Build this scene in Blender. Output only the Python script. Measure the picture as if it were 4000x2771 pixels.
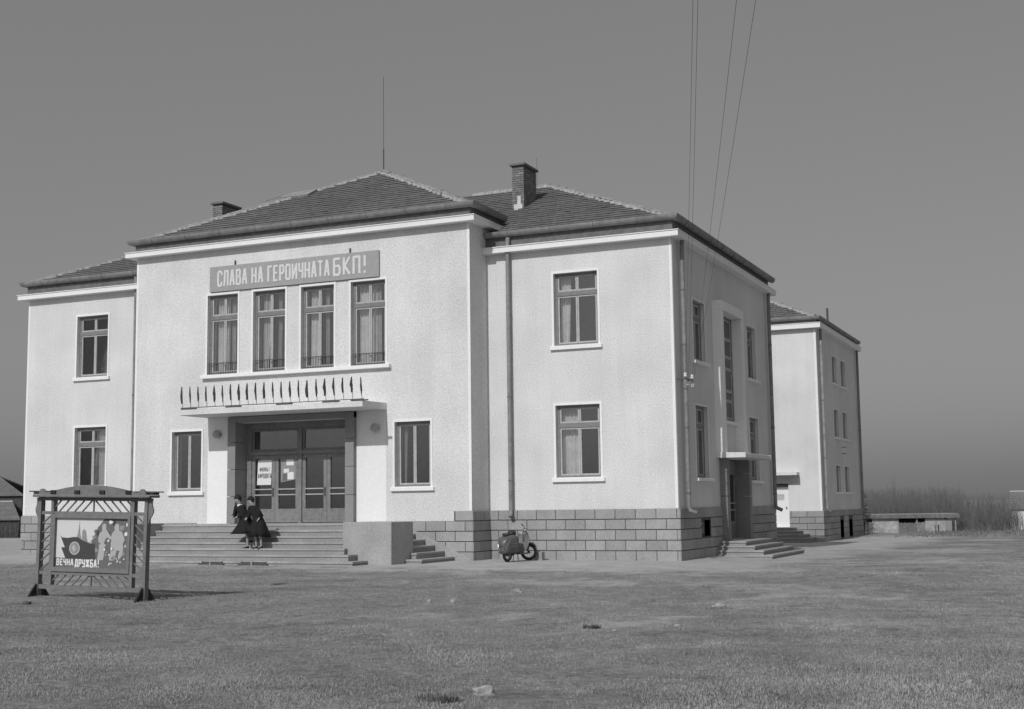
import bpy, bmesh, math, random
from mathutils import Vector, Matrix, Quaternion, noise as mnoise

scene = bpy.context.scene
for o in list(bpy.data.objects):
    bpy.data.objects.remove(o)

# ------------------------------------------------------------------ camera
CAM = Vector((12.19, -40.17, 1.783))
FWD = Vector((-0.40450725, 0.90732103, 0.11464047))
RGT = Vector((0.91264588, 0.40854021, -0.01313017))
UPV = Vector((0.05874852, -0.0993149, 0.99332027))
cd = bpy.data.cameras.new('camera')
cam = bpy.data.objects.new('camera', cd)
scene.collection.objects.link(cam)
cam.matrix_world = Matrix(((RGT.x, UPV.x, -FWD.x, CAM.x), (RGT.y, UPV.y, -FWD.y, CAM.y), (RGT.z, UPV.z, -FWD.z, CAM.z), (0, 0, 0, 1)))
cd.sensor_fit = 'HORIZONTAL'; cd.sensor_width = 36.0; cd.lens = 45.88
cd.clip_start = 0.1; cd.clip_end = 6000
scene.camera = cam

# ------------------------------------------------------------------ sky, sun, exposure
SUN_DIR = Vector((0.04, 1.0, -0.77)).normalized()      # the way the light travels
w = bpy.data.worlds.new('World'); scene.world = w; w.use_nodes = True
nt = w.node_tree; nt.nodes.clear()
sky = nt.nodes.new('ShaderNodeTexSky'); sky.sky_type = 'NISHITA'; sky.sun_disc = False
sky.sun_elevation = math.asin(-SUN_DIR.z); sky.sun_rotation = math.radians(180 + 2.3)
sky.altitude = 300; sky.air_density = 1.0; sky.dust_density = 4.0; sky.ozone_density = 1.5
bw = nt.nodes.new('ShaderNodeRGBToBW')
gam = nt.nodes.new('ShaderNodeMath'); gam.operation = 'MULTIPLY'; gam.inputs[1].default_value = 0.30   # thin even haze over the clear sky
mul = nt.nodes.new('ShaderNodeMath'); mul.operation = 'ADD'; mul.inputs[1].default_value = 1.10
bg = nt.nodes.new('ShaderNodeBackground'); bg.inputs[1].default_value = 0.10
wo = nt.nodes.new('ShaderNodeOutputWorld')
nt.links.new(sky.outputs[0], bw.inputs[0]); nt.links.new(bw.outputs[0], gam.inputs[0]); nt.links.new(gam.outputs[0], mul.inputs[0])
nt.links.new(mul.outputs[0], bg.inputs[0]); nt.links.new(bg.outputs[0], wo.inputs[0])
sl = bpy.data.lights.new('sun', 'SUN'); sl.energy = 2.0; sl.angle = math.radians(0.6); sl.color = (1, 1, 1)
so = bpy.data.objects.new('sun', sl); scene.collection.objects.link(so)
so.rotation_euler = SUN_DIR.to_track_quat('-Z', 'Y').to_euler(); so.location = (0, -60, 50)
scene.view_settings.view_transform = 'Standard'; scene.view_settings.look = 'None'
scene.view_settings.exposure = 0.30; scene.view_settings.gamma = 1.0
scene.view_settings.use_curve_mapping = False

# ------------------------------------------------------------------ helpers
C = scene.collection
ORG = {}
def ss(a, b, x):
    t = max(0.0, min(1.0, (x-a)/(b-a))); return t*t*(3-2*t)
def mix(a, b, t): return a+(b-a)*t

def tag(o, label=None, cat=None, group=None, kind=None):
    if label: o['label'] = label
    if cat: o['category'] = cat
    if group: o['group'] = group
    if kind: o['kind'] = kind
    return o
def thing(name, loc, label, cat, group=None, rot=None):
    o = bpy.data.objects.new(name, None); C.objects.link(o)
    o.empty_display_size = 0.2
    o.location = loc
    ORG[o.name] = Vector(loc)
    if rot:
        o.rotation_euler = rot; ORG[o.name] = Vector((0, 0, 0))      # parts of a turned thing are built in its own frame
    return tag(o, label, cat, group)

class MB:
    def __init__(s): s.v = []; s.f = []
    def add(s, vs, fs):
        n = len(s.v); s.v += [Vector(p) for p in vs]; s.f += [tuple(i+n for i in f) for f in fs]; return s
    def box(s, x0, x1, y0, y1, z0, z1):
        return s.add([(x0,y0,z0),(x1,y0,z0),(x1,y1,z0),(x0,y1,z0),(x0,y0,z1),(x1,y0,z1),(x1,y1,z1),(x0,y1,z1)],
                     [(0,3,2,1),(4,5,6,7),(0,1,5,4),(1,2,6,5),(2,3,7,6),(3,0,4,7)])
    def fbox(s, F, u0, u1, v0, v1, w0, w1):
        P = F.P
        return s.add([P(u0,v0,w0),P(u1,v0,w0),P(u1,v0,w1),P(u0,v0,w1),P(u0,v1,w0),P(u1,v1,w0),P(u1,v1,w1),P(u0,v1,w1)],
                     [(0,3,2,1),(4,5,6,7),(0,1,5,4),(1,2,6,5),(2,3,7,6),(3,0,4,7)])
    def quad(s, *p): return s.add(p, [tuple(range(len(p)))])
    def prism(s, pts, off):                                            # polygon pts (3D, planar) pushed along off
        n = len(pts); off = Vector(off); pts = [Vector(p) for p in pts]
        fs = [tuple(range(n)), tuple(range(2*n-1, n-1, -1))]
        fs += [(i, (i+1) % n, n+(i+1) % n, n+i) for i in range(n)]
        return s.add(pts+[p+off for p in pts], fs)
    def bar(s, a, b, w, d, up=(0,0,1)):
        a = Vector(a); b = Vector(b); t = (b-a).normalized(); up = Vector(up)
        if abs(t.dot(up)) > .98: up = Vector((0,1,0))
        x = t.cross(up).normalized()*w/2; y = x.cross(t).normalized()*d/2
        return s.add([a-x-y,a+x-y,a+x+y,a-x+y,b-x-y,b+x-y,b+x+y,b-x+y],
                     [(0,3,2,1),(4,5,6,7),(0,1,5,4),(1,2,6,5),(2,3,7,6),(3,0,4,7)])
    def tube(s, path, rad, n=8, caps=True):
        path = [Vector(p) for p in path]; m = len(path)
        rad = rad if isinstance(rad, (list, tuple)) else [rad]*m
        ref = Vector((0,0,1)); vs = []; fs = []
        for i, p in enumerate(path):
            t = (path[min(i+1, m-1)]-path[max(i-1, 0)]).normalized()
            if abs(t.dot(ref)) > .95: ref = Vector((0,1,0)) if abs(t.y) < .9 else Vector((1,0,0))
            x = t.cross(ref).normalized(); y = t.cross(x); ref = -y if False else ref
            for k in range(n):
                a = 2*math.pi*k/n; vs.append(p+(x*math.cos(a)+y*math.sin(a))*rad[i])
        for i in range(m-1):
            for k in range(n):
                fs.append((i*n+k, i*n+(k+1) % n, (i+1)*n+(k+1) % n, (i+1)*n+k))
        if caps: fs += [tuple(range(n-1, -1, -1)), tuple((m-1)*n+k for k in range(n))]
        return s.add(vs, fs)
    def rings(s, rs, caps=True):                                       # list of equal-length rings of points
        n = len(rs[0]); vs = [p for r in rs for p in r]; fs = []
        for i in range(len(rs)-1):
            for k in range(n):
                fs.append((i*n+k, i*n+(k+1) % n, (i+1)*n+(k+1) % n, (i+1)*n+k))
        if caps: fs += [tuple(range(n-1, -1, -1)), tuple((len(rs)-1)*n+k for k in range(n))]
        return s.add(vs, fs)
    def sphere(s, c, r, n=12, m=8, sc=(1,1,1)):
        c = Vector(c); rs = []
        for i in range(m+1):
            th = math.pi*(i/m); rr = max(math.sin(th), .02)
            rs.append([c+Vector((r*sc[0]*rr*math.cos(2*math.pi*k/n), r*sc[1]*rr*math.sin(2*math.pi*k/n), -r*sc[2]*math.cos(th))) for k in range(n)])
        return s.rings(rs)
    def mesh(s, name, org=Vector((0,0,0)), smooth=False, bevel=0, recalc=True):
        me = bpy.data.meshes.new(name)
        me.from_pydata([tuple(p-org) for p in s.v], [], s.f)
        if recalc or bevel:
            bm = bmesh.new(); bm.from_mesh(me)
            if bevel: bmesh.ops.bevel(bm, geom=bm.edges[:], offset=bevel, segments=1, affect='EDGES')
            bmesh.ops.recalc_face_normals(bm, faces=bm.faces[:])
            bm.to_mesh(me); bm.free()
        if smooth:
            for p in me.polygons: p.use_smooth = True
        me.update(); return me
    def build(s, name, mat, parent=None, smooth=False, bevel=0, recalc=True):
        org = ORG[parent.name] if parent else Vector((0,0,0))
        me = s.mesh(name, org, smooth, bevel, recalc); me.materials.append(mat)
        o = bpy.data.objects.new(name, me); C.objects.link(o)
        if parent: o.parent = parent
        ORG[o.name] = org
        return o
    def lone(s, name, mat, loc, label, cat, group=None, smooth=False, bevel=0):  # a thing that is one mesh
        me = s.mesh(name, Vector(loc), smooth, bevel); me.materials.append(mat)
        o = bpy.data.objects.new(name, me); C.objects.link(o); o.location = loc; ORG[o.name] = Vector(loc)
        return tag(o, label, cat, group)
class Frame:
    def __init__(s, o, u, n): s.o = Vector(o); s.u = Vector(u); s.n = Vector(n); s.z = Vector((0,0,1))
    def P(s, u, v, w=0.0): return s.o+s.u*u+s.z*v+s.n*w
def piece(me, name, parent, M, mat=None):                             # a copy that shares mesh data
    o = bpy.data.objects.new(name, me); C.objects.link(o); o.parent = parent
    L = M.copy(); L.translation = M.translation-ORG[parent.name]
    o.matrix_local = L; ORG[o.name] = ORG[parent.name]
    return o
def at(px, py, t):                                                    # the point t metres along the view through a photo pixel
    d = FWD+RGT*((px-2000)/5097.9)-UPV*((py-1385.5)/5097.9); return CAM+d*t

# ------------------------------------------------------------------ materials (a black-and-white place: greys only)
def mat(name, a, b=None, scale=8.0, rough=.85, bump=0.0, bscale=None, big=0.0, bigscale=.35, spec=.3, metal=0.0, detail=4.0, lo=.3, hi=.7, each=0.0, streak=0.0):
    m = bpy.data.materials.new(name); m.use_nodes = True; n = m.node_tree; p = n.nodes['Principled BSDF']
    p.inputs['Roughness'].default_value = rough; p.inputs['Specular IOR Level'].default_value = spec; p.inputs['Metallic'].default_value = metal
    if b is None: b = a
    geo = n.nodes.new('ShaderNodeNewGeometry')
    tx = n.nodes.new('ShaderNodeTexNoise'); tx.inputs['Scale'].default_value = scale; tx.inputs['Detail'].default_value = detail; tx.inputs['Roughness'].default_value = .65
    n.links.new(geo.outputs['Position'], tx.inputs['Vector'])
    mr = n.nodes.new('ShaderNodeMapRange'); mr.inputs[1].default_value = lo; mr.inputs[2].default_value = hi
    mr.inputs[3].default_value = a; mr.inputs[4].default_value = b
    n.links.new(tx.outputs[0], mr.inputs[0]); out = mr.outputs[0]
    if big:
        t2 = n.nodes.new('ShaderNodeTexNoise'); t2.inputs['Scale'].default_value = bigscale; t2.inputs['Detail'].default_value = 5
        n.links.new(geo.outputs['Position'], t2.inputs['Vector'])
        m2 = n.nodes.new('ShaderNodeMapRange'); m2.inputs[1].default_value = .3; m2.inputs[2].default_value = .7
        m2.inputs[3].default_value = 1-big; m2.inputs[4].default_value = 1+big
        n.links.new(t2.outputs[0], m2.inputs[0])
        mm = n.nodes.new('ShaderNodeMath'); mm.operation = 'MULTIPLY'
        n.links.new(out, mm.inputs[0]); n.links.new(m2.outputs[0], mm.inputs[1]); out = mm.outputs[0]
    if each:                                  # every stone, brick or tile its own shade
        oi = n.nodes.new('ShaderNodeObjectInfo'); m3 = n.nodes.new('ShaderNodeMapRange'); m3.inputs[3].default_value = 1-each; m3.inputs[4].default_value = 1+each
        n.links.new(oi.outputs['Random'], m3.inputs[0]); mm = n.nodes.new('ShaderNodeMath'); mm.operation = 'MULTIPLY'
        n.links.new(out, mm.inputs[0]); n.links.new(m3.outputs[0], mm.inputs[1]); out = mm.outputs[0]
    if streak:                                # faint rain-washed streaks
        mp = n.nodes.new('ShaderNodeMapping'); mp.inputs['Scale'].default_value = (2.6, 2.6, .16); n.links.new(geo.outputs['Position'], mp.inputs[0])
        t4 = n.nodes.new('ShaderNodeTexNoise'); t4.inputs['Scale'].default_value = 1.0; t4.inputs['Detail'].default_value = 6; t4.inputs['Roughness'].default_value = .7; n.links.new(mp.outputs[0], t4.inputs['Vector'])
        m4 = n.nodes.new('ShaderNodeMapRange'); m4.inputs[1].default_value = .25; m4.inputs[2].default_value = .75; m4.inputs[3].default_value = 1-streak; m4.inputs[4].default_value = 1+streak
        n.links.new(t4.outputs[0], m4.inputs[0]); mm = n.nodes.new('ShaderNodeMath'); mm.operation = 'MULTIPLY'
        n.links.new(out, mm.inputs[0]); n.links.new(m4.outputs[0], mm.inputs[1]); out = mm.outputs[0]
    n.links.new(out, p.inputs['Base Color'])
    if bump:
        bt = n.nodes.new('ShaderNodeTexNoise'); bt.inputs['Scale'].default_value = bscale or scale*2; bt.inputs['Detail'].default_value = 4
        n.links.new(geo.outputs['Position'], bt.inputs['Vector'])
        bn = n.nodes.new('ShaderNodeBump'); bn.inputs['Strength'].default_value = bump; bn.inputs['Distance'].default_value = .03
        n.links.new(bt.outputs[0], bn.inputs['Height']); n.links.new(bn.outputs[0], p.inputs['Normal'])
    return m
def glass(name, refl=.16, tint=.85):
    m = bpy.data.materials.new(name); m.use_nodes = True; n = m.node_tree; n.nodes.clear()
    tr = n.nodes.new('ShaderNodeBsdfTransparent'); tr.inputs[0].default_value = (tint, tint, tint, 1)
    gl = n.nodes.new('ShaderNodeBsdfGlossy'); gl.inputs['Roughness'].default_value = .02; gl.inputs[0].default_value = (.95, .95, .95, 1)
    fr = n.nodes.new('ShaderNodeFresnel'); fr.inputs[0].default_value = 1.5
    ad = n.nodes.new('ShaderNodeMath'); ad.operation = 'ADD'; ad.inputs[1].default_value = refl-.04; ad.use_clamp = True
    geo = n.nodes.new('ShaderNodeNewGeometry')
    t = n.nodes.new('ShaderNodeTexNoise'); t.inputs['Scale'].default_value = 1.6; n.links.new(geo.outputs['Position'], t.inputs['Vector'])
    bp = n.nodes.new('ShaderNodeBump'); bp.inputs['Strength'].default_value = .003; bp.inputs['Distance'].default_value = .1
    n.links.new(t.outputs[0], bp.inputs['Height']); n.links.new(bp.outputs[0], gl.inputs['Normal'])
    mx = n.nodes.new('ShaderNodeMixShader'); ou = n.nodes.new('ShaderNodeOutputMaterial')
    n.links.new(fr.outputs[0], ad.inputs[0]); n.links.new(ad.outputs[0], mx.inputs[0])
    n.links.new(tr.outputs[0], mx.inputs[1]); n.links.new(gl.outputs[0], mx.inputs[2]); n.links.new(mx.outputs[0], ou.inputs[0])
    return m
M = dict(
    plaster=mat('roughcast_plaster', .50, .81, 26, .95, .6, 30, .09, .45, streak=.05),
    trim=mat('white_trim', .76, .84, 14, .8, .08, 40, .03),
    cornice=mat('cornice_plaster', .72, .84, 18, .85, .15, 40, .04),
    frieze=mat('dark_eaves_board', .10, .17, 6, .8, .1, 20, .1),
    stone=mat('plinth_stone', .26, .39, 26, .9, .35, 40, .10, 1.3, each=.12),
    mortar=mat('plinth_mortar', .07, .13, 30, .95),
    tileedge=mat('tile_edge_gap_shade', .045, .085, 6.0),  # front edges coloured near-black to imitate shade in the gaps between courses
    tile=mat('clay_roof_tile', .105, .20, 5.0, .85, .25, 30, .14, .6, detail=6, lo=.25, hi=.75, each=.12),
    ridge=mat('ridge_tile_clay', .20, .34, 5, .85, .2, 30, .1),
    bed=mat('pale_ridge_mortar', .28, .52, 9, .95, .5, 18),
    zinc=mat('gutter_zinc', .17, .27, 5, .6, .06, 20, .15, 1.1, spec=.4),
    zincdark=mat('gutter_zinc_dark', .11, .18, 5, .6, .06, 20, .15, spec=.4),
    frame=mat('window_frame_paint', .17, .24, 9, .6, .05, 30, .06),
    sash=mat('window_sash_paint', .36, .48, 9, .6, .05, 30),
    glass=glass('window_glass', .11, .95),
    doorglass=glass('door_glass', .12, .9),
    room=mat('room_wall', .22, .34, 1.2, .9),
    curtain=mat('curtain_cloth', .52, .7, 5, .95, .1, 30),
    drape=mat('grey_drape', .30, .40, 5, .95, .1, 30),
    iron=mat('dark_iron', .06, .10, 12, .6),
    doorwood=mat('door_wood', .16, .24, 7, .6, .08, 30, .12, 1.0),
    portal=mat('terrazzo_portal', .20, .30, 40, .7, .12, 60, .08, 1.5),
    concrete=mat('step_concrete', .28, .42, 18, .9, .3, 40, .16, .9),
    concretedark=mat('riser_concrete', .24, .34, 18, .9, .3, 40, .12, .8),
    canopy=mat('canopy_concrete', .58, .74, 10, .9, .2, 30, .10, 1.0),
    banner=mat('banner_board', .30, .37, 12, .8, .05, 40, .04),
    letter=mat('banner_letter', .58, .70, 14, .8),
    globe=mat('lamp_globe', .34, .44, 6, .45, 0, None, .05),
    flag=mat('flag_cloth', .035, .065, 12, .95),
    brick=mat('chimney_brick', .15, .25, 9, .95, .5, 26, .12, 2.0, each=.2),
    cap=mat('chimney_cap', .13, .19, 10, .95, .3),
    patch=mat('pale_render_patch', .5, .66, 9, .95, .4),
    bbwood=mat('billboard_wood', .15, .21, 10, .75, .1, 40, .08, 1.2),
    bbdark=mat('billboard_black', .02, .035, 10, .7),
    posterpale=mat('poster_pale', .56, .68, 60, .8),
    posterdark=mat('poster_dark', .055, .075, 30, .8),
    posterfield=mat('poster_field', .12, .17, 24, .8),
    postermid=mat('poster_mid', .20, .34, 30, .8),
    posterfig=mat('poster_figure', .36, .48, 50, .8),
    posterwhite=mat('poster_white', .70, .82, 50, .8),
    paper=mat('white_paper', .66, .80, 20, .8),
    print_=mat('print_ink', .16, .24, 20, .8),
    coat=mat('black_coat', .012, .022, 25, .95, .2, 50),
    skin=mat('skin', .30, .36, 20, .6),
    hair=mat('dark_hair', .015, .03, 40, .6, .3, 80),
    stocking=mat('stocking', .14, .18, 30, .8),
    shoe=mat('shoe_leather', .02, .035, 20, .5),
    collar=mat('white_collar', .7, .8, 20, .8),
    scoot=mat('scooter_paint', .075, .105, 6, .38, 0, None, .08, 3.0, spec=.5),
    scootlight=mat('scooter_pale_panel', .15, .19, 6, .35, 0, None, .08, 3.0, spec=.5),
    rubber=mat('tyre_rubber', .02, .035, 20, .8),
    chrome=mat('chrome', .32, .42, 20, .4, metal=1.0),
    seat=mat('seat_vinyl', .03, .05, 20, .5),
    rim=mat('wheel_rim', .30, .38, 20, .45, metal=.3),
    porcelain=mat('porcelain', .75, .82, 20, .3),
    wire=mat('wire_metal', .05, .07, 20, .6),
    bark=mat('twig_bark', .10, .16, 6, .95),
    bark2=mat('pale_bark', .14, .20, 6, .95),
    needles=mat('spruce_needles', .03, .06, 5, .95),
    farwall=mat('whitewash', .5, .62, 3, .95, .2, 10, .12, .6),
    farroof=mat('far_tile_roof', .12, .2, 4, .95, .3, 12, .15),
    shedwall=mat('shed_daub', .26, .42, 3, .95, .3, 10, .2, .8),
    darkwood=mat('weathered_board', .05, .1, 5, .95, .2, 20),
    palewood=mat('pale_board', .20, .32, 4, .95, .2, 20, .15),
    reed=mat('reed_wall', .04, .15, 7, .95, .4, 14),
    grass=mat('dry_grass_blade', .20, .42, .5, .9, detail=6, lo=.3, hi=.7),
    weed=mat('dark_weed', .09, .17, 4, .9),
    rock=mat('pale_stone', .26, .42, 12, .95, .5, 20),
)
# ------------------------------------------------------------------ ground
def gz(x, y):
    z = -0.04-0.0053*max(-27.0, min(0.0, x))
    z -= .11*max(ss(0, 2.5, x)*ss(-3, 4, y), ss(12, 17, y))+.15*ss(14, 26, y)
    dx, dy = x-CAM.x, y-CAM.y
    t = dx*-.407+dy*.913; s = dx*.913+dy*.407
    k = ss(-25, 5, s)
    st = mix(95, 80, k); sp = mix(.0180, .0258, k)
    z -= sp*max(0.0, min(t, 165)-st)
    # gentle swells in the field, none beside the walls
    m = ss(0, 5, -y-7)*ss(-12, 3, -y+2)+ss(3, 7, x)
    m = min(1.0, m)
    z += m*.035*(math.sin(x*.43+1.3)*math.sin(y*.37+.4)+.6*math.sin(x*1.1+y*.8)+.35*math.sin(2.1*y-1.3*x+1))*(1 if t < 120 else 0)
    return z
def berm(x, y):                                            # the rough overgrown verge before the shed
    dx, dy = x-CAM.x, y-CAM.y; t = dx*-.407+dy*.913; s = dx*.913+dy*.407
    return ss(73, 76, t)*ss(84, 80, t)*ss(14, 20, s)
def fbm(x, y, s, seed=0.0): return mnoise.fractal((x*s, y*s, seed), 1.0, 2.0, 4)   # about -1..1
PATH = [(5.2,-22.6),(5.95,-20.6),(6.05,-18.6),(6.4,-15.5),(6.8,-11.5),(6.6,-8.0),(5.6,-4.5)]
def dirt(x, y):
    n = fbm(x, y, .45, 3.1); n2 = fbm(x, y, 1.6, 7.7)
    d = ss(-3.0, 3.0, y+7.4+2.2*n+1.2*n2)*ss(-1.6, 1.6, 4.2-x+1.6*n+.8*n2)
    if y > 13.6: d = max(d, 0)
    best = 9
    for (a, b), (c, e) in zip(PATH, PATH[1:]):
        vx, vy = c-a, e-b; L = vx*vx+vy*vy; k = max(0, min(1, ((x-a)*vx+(y-b)*vy)/L))
        best = min(best, math.hypot(x-a-vx*k, y-b-vy*k))
    d = max(d, .8*ss(.6, -.5, best-.7*n-.7*n2-.15)*ss(-9, -12, y))
    d = max(d, .7*ss(.02, .55, fbm(x, y, .22, 11.0)+.4*n2)*ss(0, 9, y+27))
    # the cart track crossing the field on the right
    d = max(d, .7*ss(.5, -.2, abs(y-30-.10*(x-5))-1.0-.6*n)*ss(4, 7, x))
    d *= 1-berm(x, y)
    return max(0.0, min(1.0, d))
def axis(parts):
    out = []
    for a, b, st in parts:
        n = max(1, int(round((b-a)/st))); out += [a+(b-a)*i/n for i in range(n)]
    return out+[parts[-1][1]]
ts = axis([(-60,6,6),(6,30,.28),(30,52,.4),(52,90,.8),(90,110,1.6),(110,260,8),(260,900,60),(900,4000,400)])
sx = axis([(-4000,-600,340),(-600,-120,40),(-120,-30,5),(-30,-16,.9),(-16,16,.36),(16,34,.9),(34,120,5),(120,600,40),(600,4000,340)])
gv = []; gd = []
for t in ts:
    for s in sx:
        x = CAM.x-.407*t+.913*s; y = CAM.y+.913*t+.407*s
        z = gz(x, y)
        if 6 < t < 45 and abs(s) < 30: z += .012*fbm(x, y, 1.9, 2.0)*ss(-5.5, -8, y)
        z += berm(x, y)*(.10+.10*fbm(x, y, .8, 4.0))
        gv.append((x, y, z)); gd.append(dirt(x, y) if t < 110 and abs(s) < 70 else 0.0)
nx = len(sx)
gf = [(j*nx+i, j*nx+i+1, (j+1)*nx+i+1, (j+1)*nx+i) for j in range(len(ts)-1) for i in range(nx-1)]
gm = bpy.data.meshes.new('ground'); gm.from_pydata(gv, [], gf)
at_ = gm.attributes.new('dirt', 'FLOAT', 'POINT'); at_.data.foreach_set('value', gd)
for p in gm.polygons: p.use_smooth = True
def ground_mat():
    m = bpy.data.materials.new('grassy_field'); m.use_nodes = True; n = m.node_tree; p = n.nodes['Principled BSDF']
    p.inputs['Roughness'].default_value = .95; p.inputs['Specular IOR Level'].default_value = .1
    geo = n.nodes.new('ShaderNodeNewGeometry')
    def nz(sc, det, r=.6):
        t = n.nodes.new('ShaderNodeTexNoise'); t.inputs['Scale'].default_value = sc; t.inputs['Detail'].default_value = det; t.inputs['Roughness'].default_value = r
        n.links.new(geo.outputs['Position'], t.inputs['Vector']); return t.outputs[0]
    def rng(i, a, b, c, d):
        q = n.nodes.new('ShaderNodeMapRange'); n.links.new(i, q.inputs[0])
        for k, v in enumerate((a, b, c, d)): q.inputs[k+1].default_value = v
        return q.outputs[0]
    def mth(op, a, b):
        q = n.nodes.new('ShaderNodeMath'); q.operation = op
        for k, v in ((0, a), (1, b)):
            if isinstance(v, float): q.inputs[k].default_value = v
            else: n.links.new(v, q.inputs[k])
        return q.outputs[0]
    g = rng(nz(.55, 8, .68), .34, .66, .195, .335)              # turf: light and dark patches
    g = mth('MULTIPLY', g, rng(nz(9.0, 6, .75), .3, .7, .48, 1.52))   # tufts
    g = mth('MULTIPLY', g, rng(nz(2.4, 5, .7), .3, .7, .8, 1.2))   # clumps
    e = rng(nz(1.1, 7, .65), .3, .7, .36, .54)                  # trodden earth
    e = mth('MULTIPLY', e, rng(nz(24.0, 4), .3, .7, .8, 1.2))
    a = n.nodes.new('ShaderNodeAttribute'); a.attribute_name = 'dirt'
    k = mth('ADD', a.outputs['Fac'], rng(nz(4.0, 7, .75), .3, .7, -.42, .42))
    k = rng(k, .2, .9, 0.0, 1.0)
    mx = n.nodes.new('ShaderNodeMix'); mx.data_type = 'FLOAT'
    n.links.new(k, mx.inputs[0]); n.links.new(g, mx.inputs[2]); n.links.new(e, mx.inputs[3])
    n.links.new(mx.outputs[0], p.inputs['Base Color'])
    b = n.nodes.new('ShaderNodeBump'); b.inputs['Strength'].default_value = .9; b.inputs['Distance'].default_value = .05
    n.links.new(nz(14.0, 6, .75), b.inputs['Height']); n.links.new(b.outputs[0], p.inputs['Normal'])
    return m
gm.materials.append(ground_mat())
ground = bpy.data.objects.new('ground', gm); C.objects.link(ground); tag(ground, kind='structure')
ground['label'] = 'grassy field with worn earth in front of the hall'

# ------------------------------------------------------------------ walls with openings
def wall_mb(F, u0, u1, v0, v1, holes, depth=.30, mb=None):
    mb = mb or MB()
    us = sorted({u0, u1, *[h[0] for h in holes], *[h[1] for h in holes]}); vs = sorted({v0, v1, *[h[2] for h in holes], *[h[3] for h in holes]})
    for a, b in zip(us, us[1:]):
        for c, d in zip(vs, vs[1:]):
            mu, mv = (a+b)/2, (c+d)/2
            if any(h[0] < mu < h[1] and h[2] < mv < h[3] for h in holes): continue
            mb.quad(F.P(a,c), F.P(b,c), F.P(b,d), F.P(a,d))
    for a, b, c, d in holes:
        mb.quad(F.P(a,c), F.P(a,d), F.P(a,d,-depth), F.P(a,c,-depth)); mb.quad(F.P(b,c), F.P(b,d), F.P(b,d,-depth), F.P(b,c,-depth))
        mb.quad(F.P(a,d), F.P(b,d), F.P(b,d,-depth), F.P(a,d,-depth)); mb.quad(F.P(a,c), F.P(b,c), F.P(b,c,-depth), F.P(a,c,-depth))
    return mb
def sheet_wave(F, u0, u1, v0, v1, w, amp, waves, taper=0.0, seed=0):
    rnd = random.Random(seed); mb = MB(); n = max(8, int(waves*8)); rows = 6
    ph = rnd.uniform(0, 6)
    for j in range(rows+1):
        for i in range(n+1):
            k = i/n; v = mix(v1, v0, j/rows)
            uu = u0+(u1-u0)*k*(1-taper*(j/rows))
            mb.v.append(F.P(uu, v, w+amp*math.sin(k*waves*2*math.pi+ph)+amp*.4*math.sin(k*waves*5+j*.3)))
    for j in range(rows):
        for i in range(n): mb.f.append((j*(n+1)+i, j*(n+1)+i+1, (j+1)*(n+1)+i+1, (j+1)*(n+1)+i))
    return mb
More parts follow.
